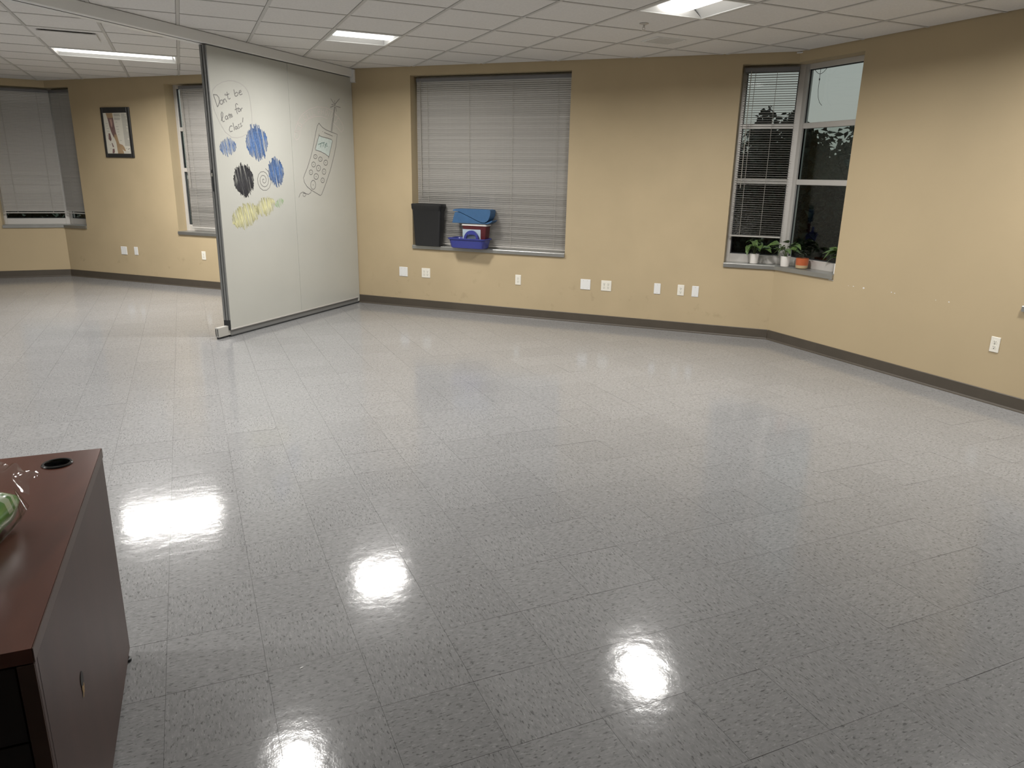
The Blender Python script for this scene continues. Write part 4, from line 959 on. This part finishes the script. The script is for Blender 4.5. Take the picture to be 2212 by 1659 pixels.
# film drawn together at the far end and flaring into a crimped tail
b = MB(); NU, NV = 14, 25; vs = []; fs = []
for i in range(NU + 1):
    t = i / NU
    for k in range(NV):
        u = -1 + 2 * k / (NV - 1)
        wid = .150 * (1 - .25 * t) + .05 * max(0, t - .5)
        wr_n = .006 * math.sin(17 * u + 5 * t) * (.4 + t) + .005 * math.sin(31 * u - 3 * t) * t
        x = .02 + wid * u
        z = .060 + .035 * math.cos(u * 1.4) * (1 - t) + .075 * t * (1 - .55 * u * u) - .03 * t * t + wr_n
        y = .148 + .150 * t * (1 - .25 * u * u) + .006 * math.sin(9 * u)
        vs.append((x, y, max(.004, z)))
for i in range(NU):
    for k in range(NV - 1): fs.append((i * NV + k, i * NV + k + 1, (i + 1) * NV + k + 1, (i + 1) * NV + k))
b.add(vs, fs, GM); b.build('film_tail', M_film, bag, smooth=True)
b = MB()
for i in range(9):                            # gathered end of the film beside the pack
    u = i / 8
    b.tube([(.148 + .004 * math.sin(i * 2), -.02 + .17 * u * .9, .005), (.162 + .006 * math.sin(i * 3), .10 + .05 * u, .020 + .02 * u), (.140, .150, .055 + .03 * u)], .0016, 5, GM)
b.build('film_gather', M_film, bag)

# scrap on the floor
SM = T((.214, 2.156, .0008)) @ Matrix.Rotation(.3, 4, 'Z')
tag(MB().box(-.006, .006, -.0015, .0015, 0, .0008, SM).build('scrap', M_white, None, base=SM), 'tiny white scrap lying on the open floor', 'scrap')

# ------------------------------------------------------------------ potted plants on the corner sill
M_pot = mat('white_glazed_pot', (0.80, 0.77, 0.72), 0.35)
M_terra = mat('orange_glazed_pot', (0.44, 0.105, 0.035), 0.4, noise=.08, nscale=20)
M_beige = mat('bare_clay_band', (0.44, 0.33, 0.19), 0.7)
M_soil = mat('potting_soil', (0.03, 0.022, 0.015), 0.95)
M_leaf = mat('pothos_leaf', (0.090, 0.150, 0.042), 0.38, noise=.4, nscale=40)
M_leafd = mat('dark_plant_leaf', (0.035, 0.045, 0.025), 0.5, noise=.3, nscale=40)
M_stem = mat('plant_stem', (0.10, 0.14, 0.05), 0.5)
def heart_leaf(L_, W_, droop):
    rows = [(0.0, .12, .0), (.10, .62, -.10), (.28, 1.0, .0), (.5, .86, 0), (.75, .50, 0), (1.0, .03, 0)]
    vs = []; fs = []
    for t, w, back in rows:
        y = L_ * t; z = -droop * L_ * t * t
        for u in (-1, -.5, 0, .5, 1):
            vs.append((W_ * w * u / 2, y + L_ * back * abs(u), z + .18 * W_ * w * abs(u) - .02 * W_ * u * u))
    for r in range(len(rows) - 1):
        for c in range(4): fs.append((r * 5 + c, r * 5 + c + 1, (r + 1) * 5 + c + 1, (r + 1) * 5 + c))
    return MB().add(vs, fs)
leaf_mes = [heart_leaf(.088, .066, d).mesh('leaf', M_leaf, True) for d in (.25, .6, .95)]
slim_mes = [heart_leaf(.050, .012, d).mesh('leaf', M_leafd, True) for d in (.1, .5)]
def pot_plant(x, y, r, h, kind, label, spread, leaves, seed):
    rnd = random.Random(seed)
    M = T((x, y, SZ + .0005)); root = tag(empty('potted_plant', M), label, 'plant', 'potted plants on the corner sill' if False else None)
    if kind == 'terra':
        MB().lathe([(r * .80, .0), (r * .93, .006), (r * .97, h * .33)], 28, M, caps=True).build('clay_band', M_beige, root, smooth='auto')
        MB().lathe([(r * .97, h * .33), (r, h * .6), (r * .985, h), (r * .90, h), (r * .88, h * .85)], 28, M, caps=False).build('pot', M_terra, root, smooth='auto')
    else:
        MB().lathe([(r * .80, 0), (r * .83, .003), (r * .97, h * .9), (r, h), (r * .92, h), (r * .90, h * .88)], 28, M, caps=False).build('pot', M_pot, root, smooth='auto')
    MB().lathe([(r * .90, h * .86), (.001, h * .90)], 20, M, caps=False).build('soil', M_soil, root)
    for k in range(leaves):
        az = 2 * PI * (k / leaves) + rnd.uniform(-.4, .4)
        rr = spread * rnd.uniform(.15, 1.0); hh = h + (rnd.uniform(.05, .135) if kind != 'terra' else rnd.uniform(.02, .07))
        p = Vector((rr * math.cos(az), rr * math.sin(az), hh))
        if kind == 'end': p.x, p.y = min(p.x * .5, .01), abs(p.y) * .85 + .012
        lim = Vector((x + p.x, y + p.y, 0)); dd = (FB.inverted() @ lim).y
        dr_ = x + p.x - XR
        over = max(dd, dr_) - .090 if kind != 'end' else dr_ - .12
        if over > 0: p -= Vector((Q, Q, 0)) * over
        MB().tube([(rnd.uniform(-.3, .3) * r, rnd.uniform(-.3, .3) * r, h * .88), (p.x * .5, p.y * .5, h + (hh - h) * .75), tuple(p)], .0014 if kind != 'terra' else .0009, 5, M).build('stem', M_stem if kind != 'terra' else M_leafd, root)
        me = (leaf_mes if kind != 'terra' else slim_mes)[k % (3 if kind != 'terra' else 2)]
        s = rnd.uniform(.75, 1.2)
        az2 = az + rnd.uniform(-.7, .7)
        if kind == 'end': az2 = PI * rnd.uniform(.42, .85)
        elif over > -.03: az2 = -3 * PI / 4 + rnd.uniform(-1.2, 1.2)
        inst('leaf', me, root, M @ T(p) @ Matrix.Rotation(az2 - PI / 2, 4, 'Z') @ Matrix.Rotation(rnd.uniform(-.5, .5), 4, 'Y') @ Matrix.Rotation(rnd.uniform(-.2, .6), 4, 'X') @ Matrix.Scale(s, 4))
    return root
pot_plant(5.345, 5.935, .048, .098, 'white', 'leafy green plant in the left white pot, below the open blind', .10, 18, 11)
pot_plant(5.470, 5.625, .050, .102, 'white', 'leafy green plant in the white pot at the bend of the sill', .120, 20, 5)
pot_plant(5.508, 5.440, .060, .100, 'terra', 'dark wiry plant in an orange pot with a bare clay foot', .055, 16, 8)
pot_plant(5.552, 5.022, .036, .085, 'end', 'green plant half hidden by the right edge of the corner window', .095, 14, 21)

# ------------------------------------------------------------------ outdoors: ground, trees, neighbouring wall
M_grass = mat('dusk_lawn', (0.030, 0.045, 0.018), 0.95, noise=.3, nscale=3)
GZ = -3.2
g = MB().box(-150, 160, -120, 200, GZ - .2, GZ).build('ground', M_grass); tag(g, 'dark lawn far below the windows', kind='structure')
ext = MB().prism([(p[0], p[1]) for p in [(XR, YF), (XR + WT, YF - WT), (XR + WT, YC + MIT), (C1.x + MIT, C1.y + WT), (XL, C1.y + WT), (XL, YF)]], GZ, -.13).build('wall_lower', M_wall)
tag(ext, 'outside wall of the storey below', kind='structure')
M_bark = mat('tree_bark', (0.028, 0.022, 0.017), 0.9, noise=.3, nscale=12)
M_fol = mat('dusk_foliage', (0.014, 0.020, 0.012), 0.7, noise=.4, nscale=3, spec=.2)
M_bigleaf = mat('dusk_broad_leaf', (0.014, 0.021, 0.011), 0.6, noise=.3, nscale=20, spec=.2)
big_me = heart_leaf(.115, .070, .7).mesh('leaf', M_bigleaf, True)
def tree(x, y, top, blobs, label, seed, nleaf, parts, lsize=.085):
    """blobs: (dx, dy, z, rx, rz) masses of foliage; a branch runs to each of them"""
    rnd = random.Random(seed)
    M = T((x, y, GZ)); root = tag(empty('tree', M), label, 'tree', 'trees outside the corner window')
    MB().tube([(0, 0, 0), (.05, .02, 1.2), (.02, -.03, 2.4), (0, 0, top - GZ - 1.4), (.02, 0, top - GZ - .7)], [.11, .09, .075, .03, .006], 8, M).build('trunk', M_bark, root)
    for dx, dy, z, rx, rz in blobs:
        z0 = max(1.2, (z - GZ) - 1.1)
        MB().tube([(0.02, 0, z0), (dx * .5, dy * .5, z0 + .5), (dx, dy, z - GZ), (dx * 1.05, dy * 1.05, z - GZ + rz * .6)], [.045, .025, .010, .003], 6, M).build('branch', M_bark, root)
    b = MB(); tot = sum(q[3] ** 2 * q[4] for q in blobs)
    shell = []
    for dx, dy, z, rx, rz in blobs:
        n = max(260, int(nleaf * (rx ** 2 * rz) / tot))
        for k in range(n):
            v = Vector((rnd.gauss(0, 1), rnd.gauss(0, 1), rnd.gauss(0, 1))).normalized() * rnd.random() ** .38
            p = Vector((dx + v.x * rx, dy + v.y * rx, z - GZ + v.z * rz))
            s = lsize * rnd.uniform(.6, 1.2)
            R = (Matrix.Rotation(rnd.uniform(0, 2 * PI), 4, 'Z') @ Matrix.Rotation(rnd.uniform(-1.2, .5), 4, 'X') @ Matrix.Rotation(rnd.uniform(-.8, .8), 4, 'Y'))
            b.add([(0, 0, 0), (s * .30, s * .45, s * .06), (0, s, -s * .2), (-s * .30, s * .45, s * .06)], [(0, 1, 2), (0, 2, 3)], M @ T(p) @ R)
            if v.length > .9 and v.z > -.2: shell.append((p, R))
    b.build('foliage', M_fol, root)['kind'] = 'stuff'
    rnd.shuffle(shell)
    for p, R in shell[:parts]:
        inst('leaf', big_me, root, M @ T(p) @ R @ Matrix.Scale(rnd.uniform(.8, 1.3), 4))
    return root
# placed along the view through the corner window, a few metres outside
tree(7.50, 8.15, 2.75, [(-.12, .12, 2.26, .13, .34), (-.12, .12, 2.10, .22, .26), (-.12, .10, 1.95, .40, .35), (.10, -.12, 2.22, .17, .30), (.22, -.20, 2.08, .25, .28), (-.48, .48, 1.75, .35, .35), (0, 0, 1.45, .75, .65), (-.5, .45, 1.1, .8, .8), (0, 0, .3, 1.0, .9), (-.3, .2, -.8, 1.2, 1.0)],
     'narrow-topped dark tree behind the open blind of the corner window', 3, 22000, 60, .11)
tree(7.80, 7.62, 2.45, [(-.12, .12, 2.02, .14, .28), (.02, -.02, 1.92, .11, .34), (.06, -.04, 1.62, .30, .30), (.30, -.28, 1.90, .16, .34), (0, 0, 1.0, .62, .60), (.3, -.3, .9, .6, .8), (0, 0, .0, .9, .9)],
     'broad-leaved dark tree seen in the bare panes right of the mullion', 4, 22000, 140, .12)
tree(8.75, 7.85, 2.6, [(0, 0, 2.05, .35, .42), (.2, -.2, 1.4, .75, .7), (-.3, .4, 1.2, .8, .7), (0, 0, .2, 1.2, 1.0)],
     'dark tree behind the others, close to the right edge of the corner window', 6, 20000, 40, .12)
tree(6.95, 9.35, 2.4, [(0, 0, 1.55, .5, .45), (-.3, .2, 1.0, .9, .8), (0, 0, .0, 1.2, 1.0)],
     'dark tree at the left edge of the corner window', 9, 16000, 20, .12)
tree(10.4, 10.6, 2.2, [(0, 0, 1.6, 1.1, .6), (1.2, -1.2, 1.5, 1.2, .7), (-1.2, 1.2, 1.4, 1.2, .7), (0, 0, .2, 2.4, 1.2)],
     'wide dark tree farthest from the corner window', 12, 16000, 0, .18)
tree(-2.6, 18.2, 2.2, [(0, 0, 1.2, 1.3, .8), (1.4, .2, 1.0, 1.3, .8), (-1.4, .3, .9, 1.3, .8), (.3, 0, -.4, 2.2, 1.0)],
     'unseen tree added to darken the gap below the far left corner blinds', 15, 14000, 0, .16)  # added out of view to block the bright sky under the blinds
tree(.9, 17.2, 2.0, [(0, 0, 1.0, 1.2, .8), (.9, -.6, .8, 1.2, .8), (0, 0, -.4, 1.7, 1.0)],
     'unseen tree added to darken the blind-covered window behind the partition', 17, 10000, 0, .16)  # also added unseen, keeps the outdoors dark beyond the partition
tree(4.9, 11.9, 2.0, [(0, 0, 1.0, 1.2, .7), (-1.2, .8, .8, 1.2, .8), (1.0, -.6, .7, 1.1, .7), (0, 0, -.5, 1.9, 1.0)],
     'unseen tree added to darken the slat gaps of the wide middle window', 19, 14000, 0, .16)  # added so the lower slat gaps look onto something dark
